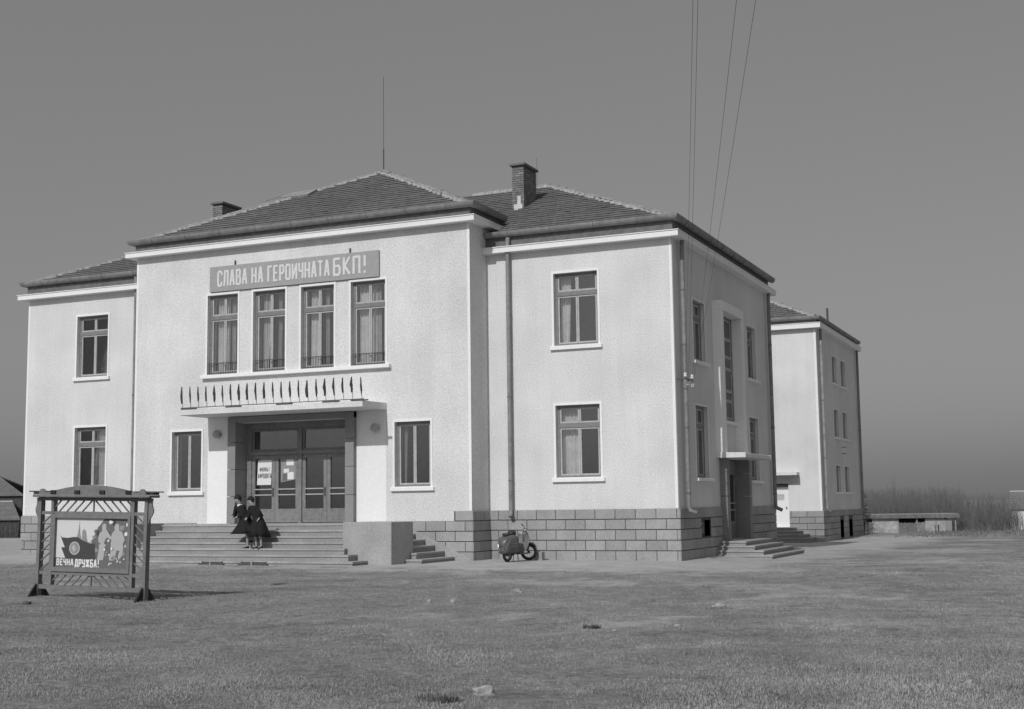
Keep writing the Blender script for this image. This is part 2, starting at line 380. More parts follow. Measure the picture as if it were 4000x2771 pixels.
def window(b, F, u0, u1, v0, v1, style='cross', curtains=(), trim=.075, sill=(.14, .13, .10), frame_w=-.17, rail=False, room=True, seed=0, surround=True, label=None):
    """a window part of building b with its sash, pane, curtain, sill, surround and room sub-parts"""
    fw = .085; mb = MB(); W = frame_w
    mb.fbox(F, u0, u0+fw, v0, v1, W-.06, W+.02).fbox(F, u1-fw, u1, v0, v1, W-.06, W+.02)
    mb.fbox(F, u0+fw, u1-fw, v1-fw, v1, W-.06, W+.02).fbox(F, u0+fw, u1-fw, v0, v0+fw, W-.06, W+.02)
    leaves = []; um = (u0+u1)/2
    if style == 'cross':
        vt = v0+(v1-v0)*.70
        mb.fbox(F, u0+fw, u1-fw, vt-.02, vt+.13, W-.06, W+.03)
        leaves = [(u0+fw, um, v0+fw, vt-.02), (um, u1-fw, v0+fw, vt-.02), (u0+fw, um, vt+.13, v1-fw), (um, u1-fw, vt+.13, v1-fw)]
    elif style == 'two': leaves = [(u0+fw, um, v0+fw, v1-fw), (um, u1-fw, v0+fw, v1-fw)]
    elif style == 'ladder':
        n = 5; leaves = []
        hs = [v0+fw+(v1-fw-v0-fw)*q for q in (0, .18, .28, .50, .62, .80, 1)]
        for a, c in zip(hs, hs[1:]): leaves.append((u0+fw, u1-fw, a, c))
    else: leaves = [(u0+fw, u1-fw, v0+fw, v1-fw)]
    win = mb.build('window', M['frame'], b)
    if label: win['label'] = label
    sw = .055
    for (a, c, d, e) in leaves:
        s = MB(); g = .004
        s.fbox(F, a+g, a+sw, d+g, e-g, W-.045, W+.005).fbox(F, c-sw, c-g, d+g, e-g, W-.045, W+.005)
        s.fbox(F, a+sw, c-sw, e-sw, e-g, W-.045, W+.005).fbox(F, a+sw, c-sw, d+g, d+sw, W-.045, W+.005)
        s.build('sash', M['sash'], win)
        MB().fbox(F, a+sw-.004, c-sw+.004, d+sw-.004, e-sw+.004, W-.032, W-.026).build('pane', M['glass'], win)
    if surround:
        t = MB(); th = .025
        t.fbox(F, u0-trim, u0, v0, v1+trim, -.01, th).fbox(F, u1, u1+trim, v0, v1+trim, -.01, th).fbox(F, u0, u1, v1, v1+trim, -.01, th)
        t.build('window_surround', M['trim'], win)
    if sill:
        so_, sh, sp = sill
        MB().fbox(F, u0-so_, u1+so_, v0-sh, v0-.002, -.02, sp).build('sill', M['trim'], win, bevel=.008)
        MB().fbox(F, u0+.002, u1-.002, v0-.002, v0+.02, W-.05, -.02).build('sill_board', M['trim'], win)
    for k, (a, c, kind, tap) in enumerate(curtains):
        sheet_wave(F, mix(u0, u1, a), mix(u0, u1, c), v0+.05, v1-.04, W-.26, .028, max(2, (c-a)*(u1-u0)*7), tap, seed*7+k).build('curtain', M[kind], win, smooth=True, recalc=False)
    if room:
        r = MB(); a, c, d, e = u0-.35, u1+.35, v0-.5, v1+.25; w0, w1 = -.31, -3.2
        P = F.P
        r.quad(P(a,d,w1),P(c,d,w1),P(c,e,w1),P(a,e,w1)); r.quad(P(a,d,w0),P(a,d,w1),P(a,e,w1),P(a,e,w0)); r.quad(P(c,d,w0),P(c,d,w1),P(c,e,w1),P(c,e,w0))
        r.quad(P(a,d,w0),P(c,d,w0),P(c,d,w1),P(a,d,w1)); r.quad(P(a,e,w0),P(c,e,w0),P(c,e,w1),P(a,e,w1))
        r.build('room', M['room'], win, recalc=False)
    if rail:
        q = MB(); vt = v0+.42; n = 13
        q.fbox(F, u0+.03, u1-.03, vt-.012, vt+.012, -.075, -.05).fbox(F, u0+.03, u1-.03, v0+.06, v0+.08, -.075, -.05)
        for i in range(n):
            uu = mix(u0+.05, u1-.05, i/(n-1)); q.fbox(F, uu-.007, uu+.007, v0+.0, vt+.03, -.07, -.056)
        q.build('guard_rail', M['iron'], win)
    return win

STONE_CACHE = {}
def stone_mesh(L, H, D):
    k = (round(L, 2), round(H, 3), round(D, 2))
    if k not in STONE_CACHE:
        me = MB().box(0, k[0], 0, k[2], 0, H).mesh('stone', bevel=.008); me.materials.append(M['stone']); STONE_CACHE[k] = me
    return STONE_CACHE[k]
def plinth(b, F, u0, u1, base, top, n, L, proud, skip=(), seed=1, phase=0.0, tops=None):
    """mortar bed with every stone a piece of its own; tops(u)-> highest course count there"""
    rnd = random.Random(seed)
    bed = MB(); h = (top-base)/n
    cuts = sorted({u0, u1, *[c for s in skip for c in s[:2]]})
    for a, c in zip(cuts, cuts[1:]):
        m = (a+c)/2; blocked = [s for s in skip if s[0] <= m <= s[1]]
        v = base-.25
        for s in sorted(blocked, key=lambda q: q[2]):
            if s[2] > v: bed.fbox(F, a+(.06 if a == u0 else 0), c-(.06 if c == u1 else 0), v, s[2], -.3, proud-.03)
            v = max(v, s[3])
        if v < top-.01: bed.fbox(F, a+(.06 if a == u0 else 0), c-(.06 if c == u1 else 0), v, top-.01, -.3, proud-.03)
    pl = bed.build('plinth', M['mortar'], b)
    j = .013
    for r in range(n):
        v0 = base+r*h; off = (L/2 if r % 2 else 0)+phase
        k = math.floor((u0-off)/L)
        while off+k*L < u1-.01:
            a = max(u0, off+k*L); c = min(u1, off+(k+1)*L); k += 1
            spans = [(a, c)]
            for s in skip:
                if s[2] < v0+h-.04 and s[3] > v0+.04:
                    ns = []
                    for p, q in spans:
                        if s[1] <= p or s[0] >= q: ns.append((p, q)); continue
                        if s[0] > p: ns.append((p, s[0]))
                        if s[1] < q: ns.append((s[1], q))
                    spans = ns
            for p, q in spans:
                if q-p < .06: continue
                me = stone_mesh(q-p-2*j+.004, h-2*j, .12)
                d = rnd.uniform(-.005, .006)
                R = Matrix((F.u, -F.n, F.z)).transposed().to_4x4() if True else None
                o = F.P(p+j, v0+j, proud+d); R.translation = o
                piece(me, 'stone', pl, R)
    return pl

# ------------------------------------------------------------------ roofs
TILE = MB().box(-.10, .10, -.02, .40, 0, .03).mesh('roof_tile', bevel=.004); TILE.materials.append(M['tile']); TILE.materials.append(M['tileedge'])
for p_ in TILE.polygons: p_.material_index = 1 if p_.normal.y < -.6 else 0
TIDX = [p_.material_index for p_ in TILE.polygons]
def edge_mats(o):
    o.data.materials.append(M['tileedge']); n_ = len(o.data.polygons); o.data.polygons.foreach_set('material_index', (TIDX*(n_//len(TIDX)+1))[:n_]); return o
def ridge_mesh():
    mb = MB(); n = 7; rs = []
    for y, r in ((0, .115), (.04, .125), (.40, .105)):
        rs.append([Vector((r*math.cos(math.pi*i/n), y, r*.85*math.sin(math.pi*i/n))) for i in range(n+1)]+[Vector(((r-.02)*math.cos(math.pi*i/n), y, (r-.02)*.85*math.sin(math.pi*i/n))) for i in range(n, -1, -1)])
    mb.rings(rs); me = mb.mesh('ridge_tile', smooth=False); me.materials.append(M['ridge']); return me
RIDGE = ridge_mesh()
def inside(pt, poly):
    x, y = pt; c = False; n = len(poly)
    for i in range(n):
        x1, y1 = poly[i]; x2, y2 = poly[(i+1) % n]
        if (y1 > y) != (y2 > y) and x < (x2-x1)*(y-y1)/(y2-y1)+x1: c = not c
    return c
def tile_slope(polys, eave0, e, s, seed, tw=.205, tl=.335, clip=None):
    """tile matrices on a slope; polys in (along, up) coordinates"""
    rnd = random.Random(seed); n = e.cross(s).normalized()
    if n.z < 0: n = -n
    out = []
    amax = max(p[0] for p in polys); amin = min(p[0] for p in polys); bmax = max(p[1] for p in polys)
    j = 0
    while j*tl < bmax:
        off = (tw/2 if j % 2 else 0)
        sag = rnd.uniform(-.012, .012)
        i = int(amin/tw)-1
        while i*tw < amax+tw:
            a = i*tw+off; bb = j*tl; i += 1
            if not inside((a, bb+.15), polys): continue
            pos = eave0+e*a+s*(bb+rnd.uniform(-.02, .02)+sag)+n*(.035+rnd.uniform(0, .008))
            if clip and not clip(pos): continue
            tilt = -.085+rnd.uniform(-.014, .01); yaw = rnd.uniform(-.03, .03)
            R = Matrix((e, s, n)).transposed()
            R = (R @ Matrix.Rotation(tilt, 3, 'X') @ Matrix.Rotation(yaw, 3, 'Z')).to_4x4(); R.translation = pos
            out.append(R)
        j += 1
    return out
def lay_tiles(roof, mats, singles):
    mats.sort(key=lambda m: (m.translation-CAM).length)
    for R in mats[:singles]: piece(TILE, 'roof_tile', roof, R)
    vs = [v.co.copy() for v in TILE.vertices]; fs = [tuple(p.vertices) for p in TILE.polygons]
    big = MB()
    for R in mats[singles:]: big.add([R @ v for v in vs], fs)
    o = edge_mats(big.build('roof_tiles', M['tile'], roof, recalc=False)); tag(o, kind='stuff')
def hip_line(roof, a, b, step=.36, seed=0, parts=True):
    a = Vector(a); b = Vector(b); d = (b-a); L = d.length; d.normalize()
    x = d.cross(Vector((0,0,1))).normalized(); z = x.cross(d).normalized(); rnd = random.Random(seed)
    n = int(L/step)
    for i in range(n):
        R = Matrix((x, d, z)).transposed()
        R = (R @ Matrix.Rotation(rnd.uniform(-.03, .05), 3, 'X') @ Matrix.Rotation(rnd.uniform(-.05, .05), 3, 'Z')).to_4x4()
        R.translation = a+d*(i*step)+z*(.035+rnd.uniform(-.01, .012)); piece(RIDGE, 'ridge_tile', roof, R)
    mb = MB(); m = int(L/.09); rs = []
    for i in range(m+1):
        p = a+d*(L*i/m); wl, wr = .21+rnd.uniform(-.06, .06), .21+rnd.uniform(-.06, .06); h = .03+rnd.uniform(-.02, .03)
        rs.append([p-x*wl-z*.12, p-x*wl*.85+z*(h+.015), p-x*.05+z*(h+.03), p+x*.05+z*(h+.03), p+x*wr*.85+z*(h+.015), p+x*wr-z*.12])
    mb.rings(rs); mb.build('ridge_mortar', M['bed'], roof)
def gutter(b, pts, r=.14, m='zinc'):
    """half-round gutter along a polyline of eaves points with mitred corners"""
    mb = MB(); n = 8; rs = []
    pts = [Vector(p) for p in pts]
    for i, p in enumerate(pts):
        d0 = (p-pts[i-1]).normalized() if i > 0 else None; d1 = (pts[i+1]-p).normalized() if i < len(pts)-1 else None
        o0 = Vector((d0.y, -d0.x, 0)) if d0 else None; o1 = Vector((d1.y, -d1.x, 0)) if d1 else None
        if o0 is not None and o1 is not None: o = (o0+o1); o = o/(o.dot(o0))
        else: o = o0 if o0 is not None else o1
        ring = [p+o*(r+r*math.cos(math.pi+math.pi*k/n))+Vector((0,0,r*1.3*math.sin(math.pi+math.pi*k/n))) for k in range(n+1)]
        ring += [p+o*(r+(r-.014)*math.cos(math.pi+math.pi*k/n))+Vector((0,0,(r-.014)*1.3*math.sin(math.pi+math.pi*k/n)+.004)) for k in range(n, -1, -1)]
        rs.append(ring)
    mb.rings(rs); g = mb.build('gutter', M[m], b)
    for a, c in zip(pts, pts[1:]):
        d = (c-a).normalized(); o = Vector((d.y, -d.x, 0)); L = (c-a).length; k = .9
        while k < L-.3:
            p = a+d*k
            path = [p+o*(r+(r+.006)*math.cos(math.pi+math.pi*q/8))+Vector((0,0,(r+.006)*1.3*math.sin(math.pi+math.pi*q/8))) for q in range(9)]
            MB().tube(path, .009, 5).build('gutter_strap', M['zincdark'], g); k += 1.55
    return g
def downpipe(b, path, r=.062, straps=(), elbow=True, m='zinc'):
    p = MB().tube(path, r, 10).build('downpipe', M[m], b, smooth=True)
    for q in straps: MB().tube([Vector(q)-Vector((0,0,.025)), Vector(q)+Vector((0,0,.025))], r+.012, 10).build('pipe_strap', M['zincdark'], p)
    return p
GLYPH = {   # upright sign-writer's capitals as strokes in a cell 1 wide (0..1) and 1 tall
 'С': ([[(1,.78),(1,.88),(.8,1),(.2,1),(0,.88),(0,.12),(.2,0),(.8,0),(1,.12),(1,.22)]],1), 'Л': ([[(0,0),(.12,.1),(.2,1),(1,1),(1,0)]],1), 'А': ([[(0,0),(.42,1),(.58,1),(1,0)],[(.2,.3),(.8,.3)]],1.05),
 'В': ([[(0,0),(0,1),(.75,1),(.95,.9),(.95,.62),(.75,.53),(0,.53)],[(.75,.53),(1,.43),(1,.1),(.78,0),(0,0)]],1), 'Н': ([[(0,0),(0,1)],[(1,0),(1,1)],[(0,.5),(1,.5)]],1), 'Г': ([[(0,0),(0,1),(.95,1)]],.85),
 'Е': ([[(.95,1),(0,1),(0,0),(.95,0)],[(0,.52),(.8,.52)]],.9), 'Р': ([[(0,0),(0,1),(.75,1),(1,.9),(1,.55),(.75,.45),(0,.45)]],.95), 'О': ([[(.2,0),(0,.12),(0,.88),(.2,1),(.8,1),(1,.88),(1,.12),(.8,0),(.2,0)]],1),
 'И': ([[(0,1),(0,0),(1,1),(1,0)]],1.05), 'Ч': ([[(0,1),(0,.6),(.2,.48),(1,.48)],[(1,1),(1,0)]],.95), 'Т': ([[(0,1),(1,1)],[(.5,1),(.5,0)]],.95), 'Б': ([[(.95,1),(0,1),(0,0),(.8,0),(1,.12),(1,.43),(.8,.55),(0,.55)]],1),
 'К': ([[(0,0),(0,1)],[(.95,1),(.15,.5),(1,0)]],1), 'П': ([[(0,0),(0,1),(1,1),(1,0)]],1), '!': ([[(.5,1),(.5,.42)],[(.5,.06),(.5,0)]],.35), 'Д': ([[(.12,.12),(.28,1),(.88,1),(.88,.12)],[(0,-.1),(0,.12),(1,.12),(1,-.1)]],1.15),
 'У': ([[(0,1),(0,.55),(.2,.45),(1,.45)],[(1,1),(1,.12),(.8,0),(.1,0)]],1), 'Ж': ([[(.5,0),(.5,1)],[(0,1),(.45,.5),(0,0)],[(1,1),(.55,.5),(1,0)]],1.35), 'Ф': ([[(.5,0),(.5,1)],[(.2,.2),(0,.32),(0,.72),(.2,.84),(.8,.84),(1,.72),(1,.32),(.8,.2),(.2,.2)]],1.25),
 'М': ([[(0,0),(0,1),(.5,.35),(1,1),(1,0)]],1.2), 'Ъ': ([[(-.15,1),(.15,1),(.15,0),(.8,0),(1,.12),(1,.4),(.8,.5),(.15,.5)]],1.05)}
def lettering(F, txt, u, v, width, height, w, mat_, parent, bold=.135, name='lettering', depth=.008):
    """words built of flat strokes; bold is the stroke width as a share of the height"""
    sw = bold*height; gap = .74; tot = sum((GLYPH[c][1]+gap) if c != ' ' else .9 for c in txt)-gap
    cell = (width-sw*0)/tot; mb = MB(); x = u; k = 0
    for c in txt:
        if c == ' ': x += .9*cell; continue
        strokes, wd = GLYPH[c]
        for st in strokes:
            P2 = [(x+p[0]*cell*wd, v+sw/2+p[1]*(height-sw)) for p in st]
            for (a, b), (c_, d) in zip(P2, P2[1:]):
                L = math.hypot(c_-a, d-b); tx, ty = (c_-a)/L, (d-b)/L; ex = sw*.28; nx_, ny_ = -ty*sw/2, tx*sw/2
                a, b, c_, d = a-tx*ex, b-ty*ex, c_+tx*ex, d+ty*ex; dz = depth*(1+.09*(k % 11)); k += 1
                mb.prism([F.P(a+nx_,b+ny_,w), F.P(c_+nx_,d+ny_,w), F.P(c_-nx_,d-ny_,w), F.P(a-nx_,b-ny_,w)], F.n*dz)
        x += (wd+gap)*cell
    return mb.build(name, mat_, parent)
# ------------------------------------------------------------------ the hall
A_, B_, D_ = 6.639, 20.68, 13.4
XL = -(A_+B_); XC = XL/2; YC = -1.314
hall = thing('village_hall', (XC, 0, 0), 'white two-storey hall with projecting centre, tiled hip roofs and wide entrance stairs', 'building')
FR = Frame((0,0,0), (1,0,0), (0,-1,0)); FC = Frame((0,YC,0), (1,0,0), (0,-1,0)); FS = Frame((0,0,0), (0,1,0), (1,0,0))
FCS = Frame((-A_,0,0), (0,1,0), (1,0,0))
wl, wu = (2.645, 5.052), (7.034, 9.494)
ZE, ZEC = 11.02, 11.88                                        # gutter lines of wings and centre
wr = [(-4.157, -2.59, *wl), (-4.157, -2.59, *wu)]
wlft = [(XL+2.59, XL+4.157, *wl), (XL+2.59, XL+4.157, *wu)]
up4 = [(-17.36, -16.02, 6.655, 9.585), (-15.35, -13.97, 6.655, 9.59), (-13.31, -11.94, 6.645, 9.59), (-11.26, -9.88, 6.64, 9.60)]
gl = [(-18.89, -17.56, 2.42, 4.62), (-9.53, -8.16, 2.43, 4.64)]
DR = (XC-2.33, XC+2.33, 1.25, 4.852)
side = [(2.15, 3.62, 2.60, 5.05), (2.15, 3.58, 6.54, 8.64), (9.55, 10.98, 2.60, 5.05), (9.55, 10.96, 6.54, 8.64)]
base_win = (2.34, 3.55, .66, 1.20)
side_door = (5.20, 8.16, .45, 3.345); stair_win = (4.92, 7.40, 4.72, 8.56)
wall_mb(FR, -A_, 0, -.4, ZE-.05, wr).build('wall', M['plaster'], hall, recalc=False)
wall_mb(FR, XL, -B_, -.4, ZE-.05, wlft).build('wall', M['plaster'], hall, recalc=False)
cw = wall_mb(FC, -B_, -A_, -.4, ZEC-.05, up4+gl+[DR], depth=.55)
cw.quad((-A_,YC,-.4),(-A_,9,-.4),(-A_,9,ZEC-.05),(-A_,YC,ZEC-.05)); cw.quad((-B_,YC,-.4),(-B_,9,-.4),(-B_,9,ZEC-.05),(-B_,YC,ZEC-.05))
cw.build('wall', M['plaster'], hall, recalc=False)
sw_ = wall_mb(FS, 0, D_, -.4, ZE-.05, side+[side_door, stair_win, base_win])
sw_.quad((0,D_,-.4),(XL,D_,-.4),(XL,D_,ZE-.05),(0,D_,ZE-.05)); sw_.quad((XL,0,-.4),(XL,D_,-.4),(XL,D_,ZE-.05),(XL,0,ZE-.05))
sw_.build('wall', M['plaster'], hall, recalc=False)
# smooth corner strips
for F, a, c, v0, v1 in ((FR,-.10,.0,1.62,10.34),(FC,-A_-.10,-A_,1.62,11.26),(FC,-B_,-B_+.10,1.62,11.26),(FR,XL,XL+.10,1.62,10.34)):
    MB().fbox(F, a, c, v0, v1, -.01, .008).build('corner_strip', M['trim'], hall)
MB().fbox(FS, -.008, .10, 1.62, 10.34, -.01, .006).build('corner_strip', M['trim'], hall)
# cornices and eaves boards
def cornice(b, pts, z0, z1, p, m='cornice'):
    """moulded slab along a polyline of wall points (outside on the right-hand side)"""
    mb = MB(); rs = []; pts = [Vector((*q, 0)) for q in pts]
    for i, q in enumerate(pts):
        d0 = (q-pts[i-1]).normalized() if i else None; d1 = (pts[i+1]-q).normalized() if i < len(pts)-1 else None
        o0 = Vector((d0.y,-d0.x,0)) if d0 else None; o1 = Vector((d1.y,-d1.x,0)) if d1 else None
        if o0 is not None and o1 is not None: o = o0+o1; o = o/o.dot(o0)
        else: o = o0 if o0 is not None else o1
        Z = lambda z: Vector((0,0,z))
        rs.append([q-o*.02+Z(z0), q+o*p+Z(z0), q+o*p+Z(z1), q+o*(p+.03)+Z(z1+.004), q+o*(p+.03)+Z(z1+.03), q-o*.02+Z(z1+.06)])
    mb.rings(rs); return mb
PC = .313
cornice(hall, [(-A_,0),(0,0),(0,D_),(XL,D_)], 10.345, 10.52, PC).build('cornice', M['cornice'], hall)
cornice(hall, [(XL,D_),(XL,0),(-B_,0)], 10.345, 10.52, PC).build('cornice', M['cornice'], hall)
cornice(hall, [(-B_,2.0),(-B_,YC),(-A_,YC),(-A_,2.0)], 11.27, 11.44, PC).build('cornice', M['cornice'], hall)
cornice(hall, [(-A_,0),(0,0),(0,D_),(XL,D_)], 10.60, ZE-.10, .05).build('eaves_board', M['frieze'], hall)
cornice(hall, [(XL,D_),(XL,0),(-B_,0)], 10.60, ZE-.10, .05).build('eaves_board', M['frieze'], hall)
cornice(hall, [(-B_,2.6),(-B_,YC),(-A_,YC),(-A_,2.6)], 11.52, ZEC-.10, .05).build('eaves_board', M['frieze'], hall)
OV = .02
gutter(hall, [(-A_+.03,-OV,ZE+.06),(OV,-OV,ZE+.06),(OV,D_+.35,ZE+.06)])
gutter(hall, [(XL-OV,D_+.3,ZE+.06),(XL-OV,-OV,ZE+.06),(-B_-.03,-OV,ZE+.06)])
gutter(hall, [(-B_-OV,1.4,ZEC+.06),(-B_-OV,YC-OV,ZEC+.06),(-A_+OV,YC-OV,ZEC+.06),(-A_+OV,1.2,ZEC+.06)])
# roofs
def hip_face(pts): return MB().quad(*pts)
zr, yr = 14.28, 6.7
R1 = Vector((-6.95, yr, zr)); R0 = Vector((XL+6.95, yr, zr))
e0, e1, e2, e3 = Vector((XL-OV,-OV,ZE)), Vector((OV,-OV,ZE)), Vector((OV,D_+OV,ZE)), Vector((XL-OV,D_+OV,ZE))
under = MB(); under.quad(e0, e1, R1, R0); under.quad(e1, e2, R1); under.quad(e2, e3, R0, R1); under.quad(e3, e0, R0)
AP = Vector((XC, 5.21, 15.30)); AB = Vector((XC, 11.5, 15.30))
c0, c1, c2, c3 = Vector((-B_-OV,YC-OV,ZEC)), Vector((-A_+OV,YC-OV,ZEC)), Vector((-A_+OV,18,ZEC)), Vector((-B_-OV,18,ZEC))
under.quad(c0, c1, AP); under.quad(c1, c2, AB, AP); under.quad(c3, c0, AP, AB); under.quad(c2, c3, AB)
roof = under.build('roof', M['tile'], hall, recalc=False)
def slope(p0, p1, apex, extra=None):
    e = (p1-p0).normalized(); t = apex-p0; s = (t-e*t.dot(e)).normalized()
    poly = [(0, 0), ((p1-p0).length, 0)]
    for q in ([apex] if extra is None else [extra, apex]):
        poly.append(((q-p0).dot(e), (q-p0).dot(s)))
    return poly, p0, e, s
def zc_roof(pos):                                            # height of the centre roof over a plan point (0 outside)
    if not (-B_-.05 < pos.x < -A_+.05): return 0
    return min(ZEC+(pos.y-YC)*(15.30-ZEC)/(5.21-YC), ZEC+(pos.x+B_)*(15.30-ZEC)/(XC+B_), ZEC+(-A_-pos.x)*(15.30-ZEC)/(-A_-XC))
tm = []
pl, o_, e_, s_ = slope(e0, e1, R0, R1); tm += tile_slope(pl, o_, e_, s_, 3, clip=lambda p: (p.x > -A_+.1 or p.x < -B_-.1 or p.z > zc_roof(p)+.02))
pl, o_, e_, s_ = slope(c0, c1, AP); tm += tile_slope(pl, o_, e_, s_, 4)
t2 = []
pl, o_, e_, s_ = slope(e1, e2, R1); t2 += tile_slope(pl, o_, e_, s_, 5)
pl, o_, e_, s_ = slope(c1, c2, AP, AB); t2 += tile_slope(pl, o_, e_, s_, 6, clip=lambda p: p.y < 9)
lay_tiles(roof, tm, 300)
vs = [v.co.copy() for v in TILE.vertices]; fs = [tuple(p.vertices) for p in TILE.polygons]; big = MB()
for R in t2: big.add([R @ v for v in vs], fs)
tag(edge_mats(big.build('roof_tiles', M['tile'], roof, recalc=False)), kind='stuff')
hip_line(roof, e1, R1, seed=1); hip_line(roof, e0, R0, seed=2)
hip_line(roof, c1, AP, seed=3); hip_line(roof, c0, AP, seed=4)
hip_line(roof, R1, Vector((-10.3, yr, zr)), seed=5); hip_line(roof, R0, Vector((-17.2, yr, zr)), seed=6); hip_line(roof, AP, AB, seed=7)
# a lifted patch of tiles with a small roof hatch on the centre roof
rs_ = (AP-(c0+c1)/2).normalized(); rn = Vector((1,0,0)).cross(rs_).normalized(); rn = rn if rn.z > 0 else -rn
hp = (c0+c1)/2+rs_*4.35+Vector((-3.1,0,0))
hb = MB(); ex = Vector((1,0,0))
hb.prism([hp-ex*.05+rn*.05, hp+ex*1.25+rn*.05, hp+ex*1.25+rs_*.75+rn*.05, hp-ex*.05+rs_*.75+rn*.05], rn*.10)
hatch = hb.build('roof_hatch', M['ridge'], roof)
MB().prism([hp-ex*.75+rn*.06+rs_*-.05, hp-ex*.08+rn*.16, hp-ex*.08+rn*.18+rs_*.12, hp-ex*.75+rn*.09+rs_*.05], rs_*.03).build('roof_flashing', M['zincdark'], roof)
# chimneys of single bricks
def chimney(b, x0, x1, y0, y1, z0, z1, seed, patch=False):
    ch = MB().box(x0+.012, x1-.012, y0+.012, y1-.012, z0, z1).build('chimney', M['mortar'], b)
    rnd = random.Random(seed); bh = .085; r = 0; z = z0
    me_cache = {}
    def brick(L, D, p, axisx):
        k = (round(L, 3), round(D, 3))
        if k not in me_cache:
            q = MB().box(0, L, 0, D, 0, bh-.014).mesh('brick', bevel=.004); q.materials.append(M['brick']); me_cache[k] = q
        Mx = Matrix.Translation(p); piece(me_cache[k], 'brick', ch, Mx)
    while z+bh <= z1+.001:
        off = .0 if r % 2 else .12
        a = x0-off if off else x0
        while a < x1-.02:
            p, q = max(a, x0), min(a+.24, x1); a += .24
            if q-p > .04: brick(round(q-p-.012, 2), .1, Vector((p+.006, y0+rnd.uniform(-.004, .002), z)), True)
        a = y0-(.12-off) if off == 0 else y0
        a = y0+.1
        a -= off
        while a < y1-.02:
            p, q = max(a, y0+.1), min(a+.24, y1); a += .24
            if q-p > .04: brick(.1, round(q-p-.012, 2), Vector((x1-.1+rnd.uniform(-.002, .004), p+.006, z)), False)
        z += bh; r += 1
    MB().box(x0-.07, x1+.07, y0-.07, y1+.07, z1, z1+.09).build('chimney_cap', M['cap'], ch, bevel=.01)
    if patch: MB().box(x0+.08, x0+.42, y0-.03, y0-.002, z0+.55, z0+.82).box(x0+.22, x0+.36, y0-.032, y0-.004, z0+.82, z0+1.12).build('render_patch', M['patch'], ch)
    return ch
chimney(hall, -7.10, -6.62, 3.3, 4.5, 12.05, 14.33, 1, True)
chimney(hall, XL+6.62, XL+7.10, 3.3, 4.5, 12.05, 14.33, 2)
# lightning rods
MB().tube([AP+Vector((0,0,-.1)), AP+Vector((0,0,1.0))], .03, 6).tube([AP+Vector((0,0,.95)), AP+Vector((0,0,4.05))], .012, 6).build('lightning_rod', M['iron'], hall)
MB().tube([(-7.05, 5.6, 13.7), (-7.05, 5.6, 15.2)], .008, 5).build('lightning_rod', M['iron'], hall)

# windows, front
window(hall, FR, *wr[0], curtains=((.05,.48,'curtain',0),(.46,.50,'drape',0)), seed=1)
window(hall, FR, *wr[1], curtains=((.06,.30,'curtain',.25),), seed=2)
window(hall, FR, *wlft[0], curtains=((.30,.5,'drape',0),(.55,.9,'curtain',0)), seed=3)
window(hall, FR, *wlft[1], curtains=((.06,.2,'drape',0),(.22,.48,'drape',0)), seed=4)
cs4 = [((.12,.52,'curtain',0),(.60,.72,'drape',0)), ((.10,.28,'drape',0),(.16,.42,'curtain',.5),(.60,.7,'drape',0)), ((.10,.46,'curtain',.1),(.58,.68,'drape',0)), ((.08,.60,'curtain',0),(.6,.72,'drape',0))]
for k, q in enumerate(up4): window(hall, FC, *q, curtains=cs4[k], sill=None, rail=True, seed=10+k)
MB().fbox(FC, -17.56, -9.66, 6.51, 6.64, -.02, .17).build('long_sill', M['trim'], hall, bevel=.01)
window(hall, FC, *gl[0], style='two', seed=20); window(hall, FC, *gl[1], style='two', seed=21, curtains=((.1,.2,'drape',.4),))
# windows, shaded side
for k, q in enumerate(side): window(hall, FS, *q, style='cross', frame_w=-.14, seed=30+k, trim=.06, sill=(.18,.1,.16))
window(hall, FS, *base_win, style='two', frame_w=-.2, sill=None, surround=False, room=True, seed=40)

# plinth
plinth(hall, FR, -A_, .06, -.06, 1.62, 5, .69, .06, seed=1, phase=-.06)
plinth(hall, FR, XL-.06, -B_, -.06, 1.62, 5, .69, .06, seed=2, phase=.1)
plinth(hall, FC, -9.7, -A_+.06, -.06, 1.62, 5, .73, .06, skip=[(-9.7,-7.29,1.284,1.63)], seed=3, phase=.06)
plinth(hall, FC, -B_-.06, -17.7, -.06, 1.62, 5, .73, .06, skip=[(-20.1,-17.7,1.284,1.63)], seed=4)
plinth(hall, FCS, YC-.06, 0, -.06, 1.62, 5, .69, .06, seed=5, phase=.2)
plinth(hall, FS, -.06, 5.02, -.06, 1.62, 5, .69, .06, skip=[base_win], seed=6)
plinth(hall, FS, 8.46, D_+.06, -.06, 1.62, 5, .69, .06, seed=7)

# downpipes
def pipe_front(x, z0, y=-.10): return [(x,y+.02,z0+.9-.0)] 
dp = downpipe(hall, [(-5.76,-.14,10.86),(-5.76,-.17,10.6),(-5.76,-.15,1.62),(-5.76,-.17,1.50),(-5.72,-.30,1.42)], r=.075, straps=((-5.76,-.15,8.2),(-5.76,-.15,5.4),(-5.76,-.15,2.6)))
downpipe(hall, [(-21.74,-.14,10.86),(-21.74,-.12,10.3),(-21.74,-.12,1.62),(-21.74,-.26,1.42)], r=.055, straps=((-21.74,-.12,6.2),))
downpipe(hall, [(.17,.62,10.38),(.15,.62,10.1),(.15,.62,1.66),(.19,.62,1.54),(.42,.60,1.44)], r=.075, straps=((.15,.62,8.7),(.15,.62,6.9),(.15,.62,4.2),(.15,.62,2.1)))
downpipe(hall, [(.17,12.95,10.38),(.15,12.95,10.1),(.15,12.95,1.66),(.19,12.95,1.54),(.42,12.93,1.44)], r=.075, straps=((.15,12.95,8.2),(.15,12.95,4.8),(.15,12.95,2.1)))

